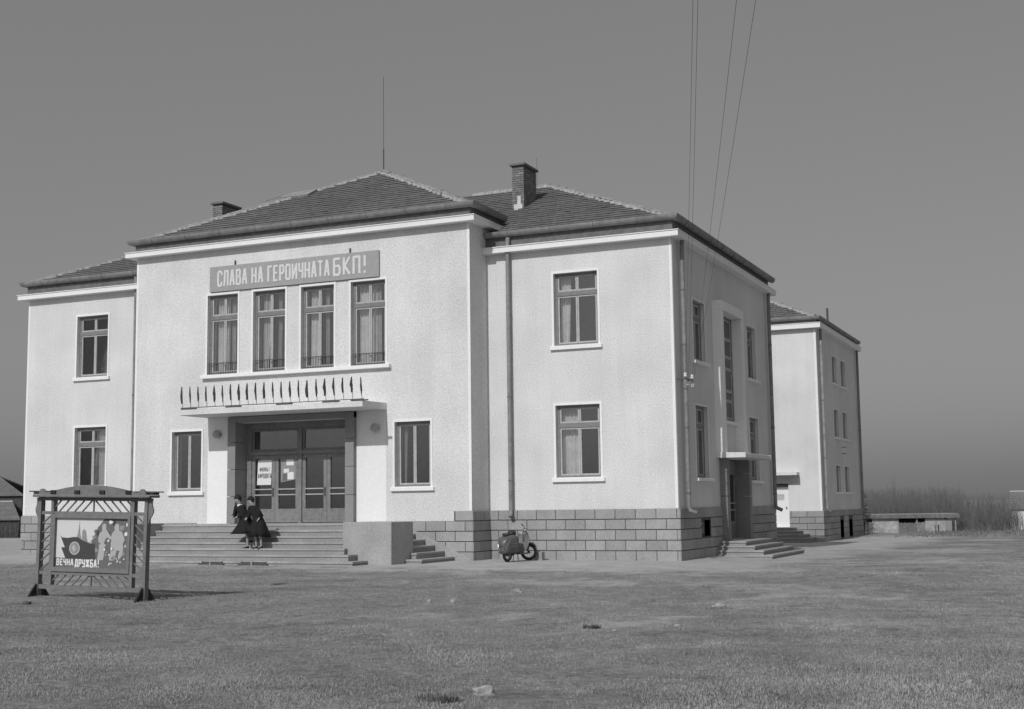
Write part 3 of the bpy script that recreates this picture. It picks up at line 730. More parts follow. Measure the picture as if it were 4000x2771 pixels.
# bracket with insulators on the side wall
br = MB().tube([(.0,.18,5.74),(.34,.18,5.74)], .016, 6).tube([(.30,.02,5.74),(.30,.95,5.74)], .016, 6).tube([(0,.75,5.74),(.3,.75,5.74)], .016, 6)
for (yy, zz, up) in ((.12,5.74,1),(.88,5.74,1),(.42,5.74,-1),(.92,5.70,-1)): br.tube([(.30,yy,zz),(.30,yy,zz+.12*up)], .01, 5)
brk = br.build('insulator_bracket', M['iron'], hall)
INS = ((.30,.12,5.86),(.30,.88,5.86),(.30,.42,5.60),(.30,.92,5.58))
for p in INS:
    MB().rings([[Vector(p)+Vector((r*math.cos(k*math.pi/4), r*math.sin(k*math.pi/4), z)) for k in range(8)] for r, z in ((.03,-.06),(.055,-.05),(.04,-.01),(.055,.01),(.03,.06),(.012,.08))]).build('insulator', M['porcelain'], brk)

# banner
bn = MB().fbox(FC, -17.24, -10.10, 9.70, 10.63, .03, .075).build('banner', M['banner'], hall)
lettering(FC, 'СЛАВА НА ГЕРОИЧНАТА', -16.86, 9.87, 4.75, .60, .0765, M['letter'], bn)
lettering(FC, 'БКП!', -11.90, 9.85, 1.28, .66, .0765, M['letter'], bn)
for x in (-16.15, -11.28): MB().fbox(FC, x-.025, x+.025, 10.63, 10.80, .0, .05).build('banner_hook', M['iron'], bn)

# entrance: portal, doors, canopy, lamps
zt = 1.25; YP = YC-.19; YD = YP+.74
FD = Frame((0,YD,0), (1,0,0), (0,-1,0))
por = MB(); por.box(XC-2.62, XC+2.62, YP+.02, YC+.02, 4.86, 5.06)
portal = por.build('portal', M['portal'], hall)
zs = [zt, 2.22, 3.18, 4.14, 5.06]
for sgn in (-1, 1):
    for a, c in zip(zs, zs[1:]):
        x0, x1 = sorted((XC+sgn*2.28, XC+sgn*2.62)); g = .008
        MB().box(x0, x1, YP, YC+.3, a+g, c-g).build('portal_slab', M['portal'], portal)
        x0, x1 = sorted((XC+sgn*2.285, XC+sgn*2.36))
        MB().box(x0, x1, YC+.31, YD+.1, a+g, c-g).build('portal_slab', M['portal'], portal)
for a, c in ((-2.275, 0), (0, 2.275)): MB().box(XC+a+.005, XC+c-.005, YP, YD+.1, 4.855, 5.055).build('portal_slab', M['portal'], portal)
# door frame and leaves
fr = MB(); x0, x1 = XC-2.28, XC+2.28
fr.fbox(FD, x0, x0+.22, zt, 4.85, -.08, .06).fbox(FD, x1-.14, x1, zt, 4.85, -.08, .06).fbox(FD, x0+.22, x1-.14, 4.62, 4.85, -.08, .06)
fr.fbox(FD, x0+.22, x1-.14, 3.68, 3.82, -.08, .07).fbox(FD, XC-.05, XC+.09, zt, 4.62, -.08, .08)
dfr = fr.build('door_frame', M['doorwood'], hall)
for a, c in ((x0+.22, XC-.05), (XC+.09, x1-.14)):
    q = MB(); q.fbox(FD, a+.01, a+.08, 3.83, 4.61, -.05, .02).fbox(FD, c-.08, c-.01, 3.83, 4.61, -.05, .02).fbox(FD, a+.08, c-.08, 4.54, 4.61, -.05, .02).fbox(FD, a+.08, c-.08, 3.83, 3.9, -.05, .02)
    q.build('transom_sash', M['doorwood'], dfr); MB().fbox(FD, a+.07, c-.07, 3.89, 4.55, -.03, -.022).build('pane', M['doorglass'], dfr)
edges = []
for a, c in ((x0+.22, XC-.05), (XC+.09, x1-.14)):
    m = (a+c)/2; edges += [(a, m), (m, c)]
for i, (a, c) in enumerate(edges):
    d = MB(); g = .006; st = .14
    d.fbox(FD, a+g, a+st, zt+.03, 3.67, -.05, .03).fbox(FD, c-st, c-g, zt+.03, 3.67, -.05, .03).fbox(FD, a+st, c-st, 3.55, 3.67, -.05, .03).fbox(FD, a+st, c-st, zt+.03, 1.76, -.05, .03)
    dl = d.build('door', M['doorwood'], hall)
    MB().fbox(FD, a+st-.01, c-st+.01, 1.75, 3.56, -.02, -.012).build('pane', M['doorglass'], dl)
    for z in (2.26, 2.46): MB().fbox(FD, a+st, c-st, z-.018, z+.018, -.01, .045).build('push_bar', M['sash'], dl)
    MB().fbox(FD, a+st+.06, c-st-.06, zt+.12, 1.68, .03, .04).build('door_panel', M['doorwood'], dl, bevel=.006)
    if i in (0, 2): MB().fbox(FD, c-.10, c-.06, 2.2, 2.5, .03, .07).build('door_handle', M['iron'], dl)
# vestibule behind the doors
v = MB(); P = FD.P
v.quad(P(x0-.3,zt,-3.5),P(x1+.3,zt,-3.5),P(x1+.3,5,-3.5),P(x0-.3,5,-3.5)); v.quad(P(x0-.3,zt,-.1),P(x0-.3,zt,-3.5),P(x0-.3,5,-3.5),P(x0-.3,5,-.1))
v.quad(P(x1+.3,zt,-.1),P(x1+.3,zt,-3.5),P(x1+.3,5,-3.5),P(x1+.3,5,-.1)); v.quad(P(x0-.3,zt,-.1),P(x1+.3,zt,-.1),P(x1+.3,zt,-3.5),P(x0-.3,zt,-3.5)); v.quad(P(x0-.3,5,-.1),P(x1+.3,5,-.1),P(x1+.3,5,-3.5),P(x0-.3,5,-3.5))
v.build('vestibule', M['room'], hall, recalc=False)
# notices on the doors
a, c = edges[0]
p1 = MB().add([P(a+.20,2.62,.012-.02),P(c-.20,2.62,-.008),P(c-.17,3.50,-.010),P(a+.24,3.50,-.010),P(a+.20,2.62,-.010),P(c-.20,2.62,-.010),P(c-.17,3.50,-.0115),P(a+.24,3.50,-.0115)],[(0,1,2,3)]).lone('poster', M['paper'], P(a+.2,2.62,0), 'white film notice taped inside the leftmost entrance door', 'poster')
FP = Frame(FD.P(0,0,-.0065), (1,0,0), (0,-1,0))
lettering(FP, 'ФИЛМЪТ', a+.32, 3.10, .42, .15, .002, M['print_'], p1, depth=.0015)
lettering(FP, 'АФРОДИТА', a+.25, 2.86, .56, .17, .002, M['print_'], p1, depth=.0015)
a, c = edges[1]
p2 = MB().quad(P(a+.22,2.70,-.009),P(c-.15,2.80,-.009),P(c-.15,3.52,-.009),P(a+.22,3.50,-.009)).lone('poster', M['postermid'], P(a+.22,2.7,0), 'grey picture poster with pale boxes in the second entrance door', 'poster')
for (u0, u1, v0, v1) in ((.45,.76,3.30,3.50),(.34,.56,3.04,3.18),(.50,.76,2.80,3.06)):
    MB().quad(P(a+u0,v0,-.007),P(a+u1,v0,-.007),P(a+u1,v1,-.007),P(a+u0,v1,-.007)).build('poster_box', M['paper'], p2, recalc=False)
MB().quad(P(a+.28,2.74,-.0075),P(a+.48,2.76,-.0075),P(a+.48,3.0,-.0075),P(a+.30,3.0,-.0075)).build('poster_picture', M['posterfield'], p2, recalc=False)
for a, c in ((-17.28, XC-2.63), (XC+2.63, -9.86)): MB().fbox(FC, a, c, 1.26, 5.07, -.01, .006).build('smooth_panel', M['trim'], hall)
# canopy
cb = MB(); x0, x1 = -17.30, -9.85
cb.prism([(x0,YC+.02,5.075),(x0,YC-1.55,5.075),(x0,YC-1.6,5.09),(x0,YC-1.6,5.27),(x0,YC-1.55,5.285),(x0,YC+.02,5.31)], (x1-x0,0,0))
can = cb.build('canopy', M['canopy'], hall)
for x in (-16.79, -10.23):
    l = MB().sphere((x, YC-.16, 4.47), .15, 16, 10).build('wall_lamp', M['globe'], hall, smooth=True)
    MB().tube([(x,YC+.01,4.47),(x,YC-.05,4.47)], .09, 12).build('lamp_base', M['iron'], l)
# terrace, blocks and stairs
TR, RI = .37, (zt+.06)/7
yb, y7 = -4.56, -5.48
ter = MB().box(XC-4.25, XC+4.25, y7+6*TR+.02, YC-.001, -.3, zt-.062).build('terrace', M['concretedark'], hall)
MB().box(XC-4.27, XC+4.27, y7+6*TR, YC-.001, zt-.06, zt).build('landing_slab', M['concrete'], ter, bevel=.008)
bx0, bx1 = -9.6, -7.85
for sgn in (1, -1):
    X0, X1 = (bx0, bx1) if sgn > 0 else (XL-bx1, XL-bx0)
    MB().box(X0, X1, yb, -3.14, -.3, 1.315).build('stair_block', M['concrete'], hall, bevel=.012)
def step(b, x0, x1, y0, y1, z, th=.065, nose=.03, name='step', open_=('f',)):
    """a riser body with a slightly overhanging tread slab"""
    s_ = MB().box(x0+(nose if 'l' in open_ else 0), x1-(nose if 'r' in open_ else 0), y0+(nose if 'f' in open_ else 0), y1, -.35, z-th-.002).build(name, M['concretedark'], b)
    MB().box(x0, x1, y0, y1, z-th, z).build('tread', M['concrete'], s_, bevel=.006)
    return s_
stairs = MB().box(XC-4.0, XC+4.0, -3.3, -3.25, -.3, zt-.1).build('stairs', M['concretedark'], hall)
for k in range(6):                                           # k = 0 is the lowest step
    z = zt-RI*(6-k); y0 = y7+k*TR; y1 = y7+6*TR+.0
    if k < 3:
        xe = -8.68-.37*k
        step(stairs, XL-xe, xe, y0, yb-.004, z, open_=('f','l','r')); 
        step(stairs, XL-bx0+.004, bx0-.004, yb-.002, y1-.004, z-.002, open_=())
    else: step(stairs, XL-bx0+.004, bx0-.004, y0, y1-.004, z, open_=('f',))
for sgn in (1, -1):
    st2 = MB().box(*( (-9.4,-9.2) if sgn > 0 else (XL+9.2, XL+9.4)), -3.0, YC-.002, -.3, .5).build('side_stairs', M['concretedark'], hall)
    for k in range(6):
        z = zt-RI*(6-k); xr = -7.25-.36*k
        yf = max(-3.70, -99) if k == 0 else (-3.37 if k == 1 else -3.13)
        xin = bx1+.004 if k < 2 else -9.42
        x0, x1 = (xin, xr) if sgn > 0 else (XL-xr, XL-xin)
        op = ('f','r') if sgn > 0 else ('f','l')
        if x1-x0 > .05: step(st2, x0, x1, yf+.004, YC-.002-.06, z, open_=op)
        if k < 2:
            X0, X1 = (-9.42, bx1-.0) if sgn > 0 else (XL-bx1, XL+9.42)
            step(st2, X0, X1, -3.136, YC-.062, z-.002, open_=())
    # plain sloping skirting on the wall beside the steps
    xs = [-9.4,-9.4,-6.62,-6.62]; 
    pts = [(-9.4,0,-.2),(-6.66,0,-.2),(-6.66,0,.06),(-9.4,0,1.28)]
    if sgn < 0: pts = [(XL-p[0],0,p[2]) for p in pts]
    MB().prism([(p[0], YC-.058, p[2]) for p in pts], (0,-.03,0)).build('stair_skirting', M['concrete'], hall)

# shaded side: tall portal with stair window, door, small canopy and steps
pp = .36
pm = MB()
pm.fbox(FS, 4.64, 4.88, 3.50, 8.58, -.01, pp).fbox(FS, 7.46, 7.80, 3.50, 8.58, -.01, pp).fbox(FS, 4.64, 7.80, 8.58, 8.92, -.01, pp)
pm.build('side_portal', M['trim'], hall, bevel=.012)
ps = MB().fbox(FS, 5.0, 5.2, .25, .35, 0, .1).build('door_surround', M['portal'], hall)
zz = [-.2, 1.12, 2.0, 2.85, 3.33]
for a, c in zip(zz, zz[1:]):
    for u0, u1 in ((5.04, 5.25), (8.10, 8.44)): MB().fbox(FS, u0, u1, a+.008, c-.008, -.28, .30).build('portal_slab', M['portal'], ps)
window(hall, FS, *stair_win, style='ladder', frame_w=-.04, sill=(.05,.12,.10), surround=False, seed=50, room=True)
sd = MB().fbox(FS, 5.25, 5.38, .45, 3.30, -.28, -.18).fbox(FS, 7.95, 8.10, .45, 3.30, -.28, -.18).fbox(FS, 5.38, 7.95, 2.95, 3.30, -.28, -.18).build('door_frame', M['doorwood'], hall)
for a, c in ((5.38, 6.66), (6.66, 7.95)):
    d = MB().fbox(FS, a+.01, a+.14, .46, 2.94, -.27, -.21).fbox(FS, c-.14, c-.01, .46, 2.94, -.27, -.21).fbox(FS, a+.14, c-.14, .46, 1.1, -.27, -.21).fbox(FS, a+.14, c-.14, 2.8, 2.94, -.27, -.21).build('door', M['doorwood'], hall)
    MB().fbox(FS, a+.13, c-.13, 1.09, 2.81, -.25, -.243).build('pane', M['doorglass'], d)
    sheet_wave(FS, a+.12, c-.12, 1.0, 2.85, -.285, .012, 5, 0, 3).build('curtain', M['drape'], d, smooth=True, recalc=False)  # invented grey sheet, added behind the glass to lighten the black doorway
    for z in (1.5, 1.75): MB().fbox(FS, a+.14, c-.14, z-.02, z+.02, -.23, -.19).build('push_bar', M['sash'], d)
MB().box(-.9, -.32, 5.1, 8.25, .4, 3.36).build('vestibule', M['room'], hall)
MB().prism([(.0,4.55,3.345),(1.06,4.55,3.345),(1.06,4.55,3.49),(.0,4.55,3.52)], (0,3.8,0)).build('canopy', M['canopy'], hall, bevel=.012)
sst = MB().box(.02, .3, 4.6, 8.7, -.4, .3).build('side_stairs', M['concretedark'], hall)
for k in range(4):
    z = .45-.155*(k+1)+.15-.02; z = .44-.15*k
    x1 = 1.00+.34*k; y0 = 4.55-.17*k; y1 = 8.72+.18*k
    step(sst, .06+.004*k, x1, y0, y1, z, open_=('f','r'), th=.06)
# ------------------------------------------------------------------ flags over the entrance
fr_ = thing('flag_rail', (XC,-2.86,5.29), 'thin dark rail with low feet holding the row of small flags', 'rail')
MB().tube([(-17.30,-2.86,5.345),(-9.83,-2.86,5.345)], .015, 6).build('bar', M['iron'], fr_)
for x in (-16.95, -15.05, -12.95, -11.1, -10.0): MB().box(x-.32, x+.32, -2.90, -2.82, 5.285, 5.325).build('foot', M['iron'], fr_)
ORD = ['first','second','third','fourth','fifth','sixth','seventh','eighth','ninth','tenth','eleventh','twelfth']
NF = 22
for i in range(NF):
    rnd = random.Random(500+i)
    x = mix(-17.22, -9.90, i/(NF-1)); z0 = 5.345; top = z0+.74+rnd.uniform(-.015, .015)
    lab = ('%s small dark flag from the left on the rail above the entrance' % ORD[i]) if i < 11 else ('%s small dark flag from the right on the rail above the entrance' % ORD[NF-1-i])
    t = thing('flag', (x,-2.86,z0), lab, 'flag', 'row of small flags above the entrance')
    MB().tube([(x,-2.86,z0-.02),(x-.045,-2.86,top)], .011, 6).build('pole', M['iron'], t)
    mb = MB(); rs = []; H = rnd.uniform(.47, .56); wmax = rnd.uniform(.03, .058); lean = rnd.uniform(-1.1, .1); pk = rnd.uniform(.55, .85); rag = rnd.uniform(.2, .7)
    px = x-.045
    for q in range(10):
        k = q/9; wv = .016+(wmax-.016)*math.sin(min(1, k/pk)*math.pi/2)**1.4 if k < pk else wmax*(1-(k-pk)/(1-pk)*rag)
        cx = px+.045*k*(H/.74)+lean*wv*.9; zz_ = top-H*k
        rs.append([Vector((cx+wv*math.cos(a)*(1+.25*math.sin(3*a+q)), -2.86-.012+.55*wv*math.sin(a), zz_+(.03*math.cos(a)*k if q == 9 else 0)-(.05*rnd.random() if q == 9 else 0))) for a in [2*math.pi*m/8 for m in range(8)]])
    mb.rings(rs).build('cloth', M['flag'], t, smooth=True)

# ------------------------------------------------------------------ boot scrapers at the foot of the stairs
for nm, xa, xb in (('left', -14.05, -13.1), ('right', -12.55, -11.45)):
    g = .015
    t = thing('boot_scraper', ((xa+xb)/2,-5.95,g), 'low iron boot scraper %s of the two before the entrance stairs' % ('leftmost' if nm == 'left' else 'rightmost'), 'boot scraper', 'boot scrapers before the stairs')
    MB().box(xa, xb, -5.99, -5.90, g+.0, g+.055).build('tray', M['iron'], t)
    MB().box(xa+.1, xb-.04, -5.945, -5.935, g+.05, g+.115).build('blade', M['iron'], t)
    for x in (xa+.12, xb-.06): MB().box(x-.015, x+.015, -5.955, -5.925, g, g+.13).build('leg', M['iron'], t)
    MB().box((xa+xb)/2-.02, (xa+xb)/2+.02, -6.03, -6.0, g-.02, g+.11).build('post', M['concrete'], t)

# ------------------------------------------------------------------ notice stand in the field
BZ = -.0
bb = thing('notice_board', (-8.0,-19.2,-.03), 'dark wooden notice stand with lattice frame and political poster on the grass', 'notice board', rot=(0, math.radians(1.2), math.radians(1.2)))
FB = Frame((0,0,0), (1,0,0), (0,-1,0))
W_, d_ = 2.79, .06
def bpart(name, m, *boxes, parent=bb, bevel=0):
    mb = MB()
    for q in boxes: mb.fbox(FB, *q)
    return mb.build(name, M[m], parent, bevel=bevel)
bpart('post', 'bbwood', (0,.075,.02,2.12,-d_,d_)); bpart('post', 'bbwood', (W_-.075,W_,.02,2.12,-d_,d_))
bpart('inner_post', 'bbwood', (.335,.405,.30,2.12,-.055,.055)); bpart('inner_post', 'bbwood', (2.39,2.46,.30,2.12,-.055,.055))
bpart('top_rail', 'bbwood', (.085,W_-.085,2.04,2.11,-.04,.05)); bpart('upper_rail', 'bbwood', (.085,W_-.085,1.755,1.82,-.04,.045)); bpart('lower_rail', 'bbwood', (.085,W_-.085,.53,.60,-.04,.045)); bpart('bottom_rail', 'bbwood', (.085,W_-.085,.235,.32,-.045,.05))
bpart('ledge', 'bbwood', (-.06,W_+.13,2.112,2.165,-.16,.18), bevel=.01)
bpart('roof_beam', 'bbdark', (-.22,W_+.06,2.17,2.215,-.22,-.02)); bpart('roof_board', 'bbdark', (-.32,W_+.14,2.217,2.24,-.26,.0))
# arched crest
n = 84; top = []
for i in range(n+1):
    k = i/n; u = mix(.02, W_-.02, k); q = abs(k-.5)*2
    if q > .86: h = 2.17+.115*math.sqrt(max(0, 1-((q-.93)/.07)**2)) if abs(q-.93) < .07 else 2.175
    else: h = 2.205+.155*math.cos(q/.86*math.pi/2)
    top.append((u, h))
MB().prism([FB.P(u, h, .06) for u, h in [(.02,2.166),*top,(W_-.02,2.166)]], FB.n*.035).build('crest', M['bbwood'], bb)
for u in (.36, .98, 1.62, 2.28): bpart('rafter_end', 'bbdark', (u,u+.13,2.175,2.255,.08,.125))
# scrolled side brackets
prof = [(0,2.10),(.085,2.10),(.07,2.02),(.075,1.95),(.10,1.88),(.10,1.82),(.075,1.76),(.04,1.70),(.02,1.63),(0,1.58)]
MB().prism([FB.P(-a, v, .0) for a, v in prof], FB.n*.03).build('bracket', M['bbwood'], bb)
MB().prism([FB.P(W_+a*1.2, v, .0) for a, v in prof], FB.n*.03).build('bracket', M['bbwood'], bb)
# lattice bars
def lat(u0, v0, u1, v1, th=.03): MB().bar(FB.P(u0,v0,0), FB.P(u1,v1,0), .022, th, up=(0,1,0)).build('lattice_bar', M['bbwood'], bb)
for vb, vt in ((1.82, 2.04), (.32, .53)):
    um = (.405+2.39)/2; sp = .20
    lat(um, vb, um, vt)
    for i in range(5):
        a = um-.05-sp*i
        lat(max(a-.24, .405), vb+(0 if a-.24 > .405 else (.405-a+.24)/.24*(vt-vb)), a, vt)
        a = um+.05+sp*i
        lat(min(a+.24, 2.39), vb+(0 if a+.24 < 2.39 else (a+.24-2.39)/.24*(vt-vb)), a, vt)
for i in range(6):
    v = .62+i*.19; lat(.085, v, .335, v+.19); lat(W_-.085, v, 2.46, v+.19)
# poster panel
pan = bpart('panel_frame', 'bbwood', (.405,.47,.60,1.755,-.03,.075), (2.325,2.39,.60,1.755,-.03,.075), (.47,2.325,1.69,1.755,-.03,.075), (.47,2.325,.60,.69,-.03,.075))
pos = bpart('poster', 'posterpale', (.47,2.325,.69,1.69,-.02,.012), parent=pan)
def pq(name, m, pts, w, parent=pos):
    return MB().prism([FB.P(.47+u*1.855, .69+v*1.0, w) for u, v in pts], FB.n*.0015).build(name, M[m], bb if False else parent.parent)
def arc(cu, cv, ru, rv, n=24): return [(cu+ru*math.cos(2*math.pi*i/n), cv+rv*math.sin(2*math.pi*i/n)) for i in range(n)]
rnd = random.Random(8)
pq('poster_ground', 'posterfield', [(0,0),(1,0),(1,.175),(.5,.17),(0,.19)], .0125)
pq('poster_foliage', 'posterfield', [(.60,.86),(.66,.99),(1,.985),(1,.12),(.56,.12),(.52,.40),(.44,.50),(.50,.56),(.54,.68),(.52,.74)], .0127)
pq('poster_tower', 'postermid', [(.275,.50),(.285,.62),(.30,.68),(.313,.84),(.318,.95),(.323,.84),(.332,.68),(.345,.62),(.352,.50)], .0145)
pq('poster_tower', 'postermid', [(.36,.48),(.36,.74),(.385,.78),(.41,.74),(.43,.56),(.46,.46)], .0143)
pq('poster_flag', 'posterdark', [(.055,.645),(.08,.60),(.16,.59),(.24,.612),(.30,.61),(.38,.54),(.47,.49),(.54,.485),(.555,.16),(.14,.175),(.075,.395),(.125,.40)], .0160)
pq('medallion', 'posterfig', arc(.262,.385,.074,.135), .0178)
pq('medallion_disc', 'postermid', arc(.262,.385,.058,.108), .0196)
pq('medallion_mark', 'posterfig', [(.22,.40),(.24,.45),(.275,.455),(.27,.41),(.285,.36),(.25,.30),(.24,.35)], .0214)
def blob(cu, cv, r, n=9): return [(cu+r*rnd.uniform(.5,1.2)*math.cos(2*math.pi*i/n), cv+1.8*r*rnd.uniform(.5,1.2)*math.sin(2*math.pi*i/n)) for i in range(n)]
for cu, cv, r, m in ((.56,.80,.02,'posterpale'),(.75,.93,.028,'posterwhite'),(.97,.88,.022,'posterwhite'),(.96,.70,.03,'posterwhite'),(.66,.85,.03,'postermid'),(.90,.82,.04,'postermid'),(.52,.62,.025,'postermid'),(.80,.90,.035,'posterdark'),(.58,.70,.03,'posterdark'),(.955,.45,.02,'posterfig'),(.56,.36,.028,'postermid'),(.48,.50,.022,'posterfig'),(.92,.30,.03,'postermid'),(.72,.70,.035,'posterdark')):
    pq('poster_leaf', m, blob(cu, cv, r), .0150+rnd.uniform(0,.0008))
fig1 = [(.58,.16),(.60,.40),(.585,.60),(.60,.70),(.635,.745),(.632,.86),(.655,.90),(.688,.88),(.69,.78),(.72,.72),(.76,.62),(.765,.56),(.71,.62),(.68,.58),(.675,.30),(.66,.16)]
fig2 = [(.74,.16),(.76,.40),(.755,.60),(.77,.70),(.805,.76),(.80,.85),(.82,.90),(.86,.89),(.868,.76),(.91,.72),(.945,.58),(.92,.49),(.93,.40),(.91,.25),(.87,.17),(.86,.24),(.88,.36),(.84,.36),(.82,.20),(.80,.16)]
pq('poster_figure', 'posterfig', fig1, .0172); pq('poster_figure', 'posterfig', fig2, .0170)
for i in range(22):
    cu = rnd.uniform(.60, .80); cv = rnd.uniform(.20, .56); pq('poster_leaf', rnd.choice(('posterwhite','postermid','posterfig','posterfield')), blob(cu, cv, rnd.uniform(.012, .022), 7), .0190+.00012*i)
for i in range(9): pq('poster_leaf', 'posterwhite', blob(rnd.uniform(.62,.95), rnd.uniform(.06,.2), .010, 6), .0188+.0001*i)
FB2 = Frame((0,-.022,0), (1,0,0), (0,-1,0))
lettering(FB2, 'ВЕЧНА', .47+.025*1.905, .69+.03, .42, .14, .0, M['posterwhite'], pan, depth=.002, bold=.17)
lettering(FB2, 'ДРУЖБА!', .47+.275*1.905, .69+.005, .60, .165, .0, M['posterwhite'], pan, depth=.002, bold=.17)
# feet set square to the board
for u in (.043, W_-.043):
    f = MB()
    f.prism([Vector((u-.02, -.34, .03)), Vector((u-.02, -.085, .34)), Vector((u-.02, -.085, .03))], (.04,0,0))
    f.prism([Vector((u-.02, .34, .03)), Vector((u-.02, .085, .34)), Vector((u-.02, .085, .03))], (.04,0,0))
    f.box(u-.045, u+.045, -.46, .46, -.03, .035)
    f.build('foot', M['bbdark'], bb)

# ------------------------------------------------------------------ scooter
sc = thing('scooter', (-5.08,-2.0,gz(-5.08,-2.0)+.0), 'dark motor scooter parked nose to the wall below the downpipe', 'scooter', rot=(math.radians(0), math.radians(-.5), math.atan2(.974,.222))); sc.scale = (.9,.9,.9)
# own frame: +x forward, z up, rear wheel contact at the origin
WB = 1.28
def wheel(cx, steer, r, name='wheel'):
    t = MB(); n = 20; cs = math.cos(steer); sn = math.sin(steer)
    def P(a, rr, off): 
        lx = rr*math.cos(a); return Vector((cx+lx*cs-off*sn, lx*sn+off*cs, r+rr*math.sin(a)))
    rs = []
    for i in range(n+1):
        a = 2*math.pi*i/n; rs.append([P(a, (r-.055)+.055*math.cos(b), .045*math.sin(b)) for b in [2*math.pi*k/8 for k in range(8)]])
    t.rings(rs, caps=False); wt = t.build(name, M['rubber'], sc, smooth=True)
    q = MB(); rs = [[P(a, rr, off) for a in [2*math.pi*k/n for k in range(n)]] for rr, off in ((r-.10,.035),(r-.085,.03),(r-.085,-.03),(r-.10,-.035),(r-.115,-.02),(r-.115,.02))]
    q.rings(rs+[rs[0]], caps=False); q.build('rim', M['rim'], wt, smooth=True)
    s = MB()
    for k in range(14):
        a = 2*math.pi*k/14; s.tube([P(a+.25*(1 if k % 2 else -1), .05, .03*(1 if k % 2 else -1)), P(a, r-.1, 0)], .004, 4)
    s.build('spokes', M['rim'], wt)
    MB().tube([P(0,0,-.07), P(0,0,.07)], .055, 10).build('hub', M['iron'], wt)
    return wt
wheel(0, 0, .26); ST = math.radians(-53); wheel(WB, ST, .30)
def loft(name, secs, m, smooth=True, n=14, parent=sc, caps=True):
    """secs: (x, zlow, zhigh, half width, squareness)"""
    rs = []
    for x, z0, z1, hw, sq in secs:
        c = (z0+z1)/2; h = (z1-z0)/2; ring = []
        for k in range(n):
            a = 2*math.pi*k/n; ca, sa = math.cos(a), math.sin(a)
            ring.append(Vector((x, hw*math.copysign(abs(ca)**sq, ca), c+h*math.copysign(abs(sa)**sq, sa))))
        rs.append(ring)
    return MB().rings(rs, caps).build(name, M[m], parent, smooth=smooth)
body = loft('rear_body', [(-.36,.40,.62,.05,.6),(-.33,.30,.74,.13,.6),(-.22,.28,.88,.23,.55),(-.02,.30,.95,.27,.5),(.20,.30,.96,.27,.5),(.40,.28,.92,.23,.5),(.50,.28,.78,.15,.5),(.54,.26,.60,.12,.5)], 'scoot')
for s in (-1, 1):
    for k, z in enumerate((.56, .66)): MB().box(-.15, .30, s*.266-.006, s*.266+.006, z-.012, z+.012).build('side_trim', M['scootlight'], body)
    MB().tube([(-.30,s*.13,.36),(-.24,s*.22,.62),(-.06,s*.25,.86)], .012, 6).build('trim_strip', M['chrome'], body)
loft('rear_seat', [(-.16,.92,.99,.08,.7),(-.10,.92,1.02,.14,.7),(.06,.92,1.02,.14,.7),(.10,.92,.98,.08,.7)], 'seat')
loft('front_seat', [(.14,.93,1.04,.06,.7),(.20,.93,1.10,.13,.7),(.36,.92,1.10,.14,.7),(.45,.92,1.02,.06,.7)], 'seat')
MB().box(.50, .98, -.20, .20, .25, .29).build('floorboard', M['iron'], sc, bevel=.012)
# leg shield: a curved plate, wide at knee height
sh = MB(); rs = []
for k in range(11):
    q = k/10; z = mix(.24, 1.00, q); x = .93+.10*q-.10*(1-q)**3*1.5; hw = .17+.15*math.sin(min(1, q*1.5)*math.pi/2)-.17*max(0, q-.75)/.25*max(0, q-.75)/.25
    ring = []
    for i in range(9):
        a = mix(-1, 1, i/8); ring.append(Vector((x-.10*a*a, hw*a, z)))
    for i in range(8, -1, -1):
        a = mix(-1, 1, i/8); ring.append(Vector((x-.10*a*a+.02, hw*a, z+.004)))
    rs.append(ring)
sh.rings(rs); shield = sh.build('leg_shield', M['scootlight'], sc, smooth=True)
loft('front_cowl', [(.97,.40,1.00,.03,.7),(1.02,.36,1.05,.10,.6),(1.10,.34,1.05,.125,.6),(1.19,.34,.98,.10,.6),(1.26,.40,.86,.04,.7)], 'scoot')
# mudguard over the front wheel, turned with it
fg = MB(); rs = []; r0 = .345; cs, sn = math.cos(ST), math.sin(ST)
for k in range(9):
    a = math.radians(mix(35, 165, k/8)); ring = []
    for off, dr in ((-.085,-.05),(-.07,0),(0,.015),(.07,0),(.085,-.05),(.065,-.015),(0,0),(-.065,-.015)):
        lx = (r0+dr)*math.cos(a); ring.append(Vector((WB+lx*cs-off*sn, lx*sn+off*cs, .30+(r0+dr)*math.sin(a))))
    rs.append(ring)
fg.rings(rs); fg.build('mudguard', M['scoot'], sc, smooth=True)
fk = MB()
for o in (-.075, .075): fk.tube([(WB-o*sn, o*cs, .30), (WB-.10-o*sn, o*cs, .62), (1.08,0,.98)], .02, 6)
fk.build('fork', M['iron'], sc)
MB().tube([(1.10,0,.95),(1.04,0,1.16)], .028, 8).build('steering_column', M['chrome'], sc)
hv = Vector((-sn, cs, 0))                                      # handlebar runs along the wheel axle
hc = Vector((1.04,0,1.15))
MB().tube([hc+hv*.36+Vector((-.10,0,.12)), hc+hv*.22+Vector((-.03,0,.09)), hc+hv*.06, hc-hv*.06, hc-hv*.22+Vector((-.03,0,.09)), hc-hv*.36+Vector((-.10,0,.12))], .014, 7).build('handlebar', M['chrome'], sc, smooth=True)
for s in (1, -1): MB().tube([hc+hv*.35*s+Vector((-.10,0,.118)), hc+hv*.47*s+Vector((-.15,0,.15))], .021, 7).build('grip', M['seat'], sc)
fw_ = Vector((cs, sn, 0)); h0 = hc+Vector((.02,0,-.07))
MB().rings([[h0+fw_*x+(hv*math.cos(a)+Vector((0,0,1))*math.sin(a))*r for a in [2*math.pi*k/12 for k in range(12)]] for x, r in ((-.07,.02),(-.03,.07),(.05,.085),(.07,.08))]).build('headlight', M['chrome'], sc, smooth=True)
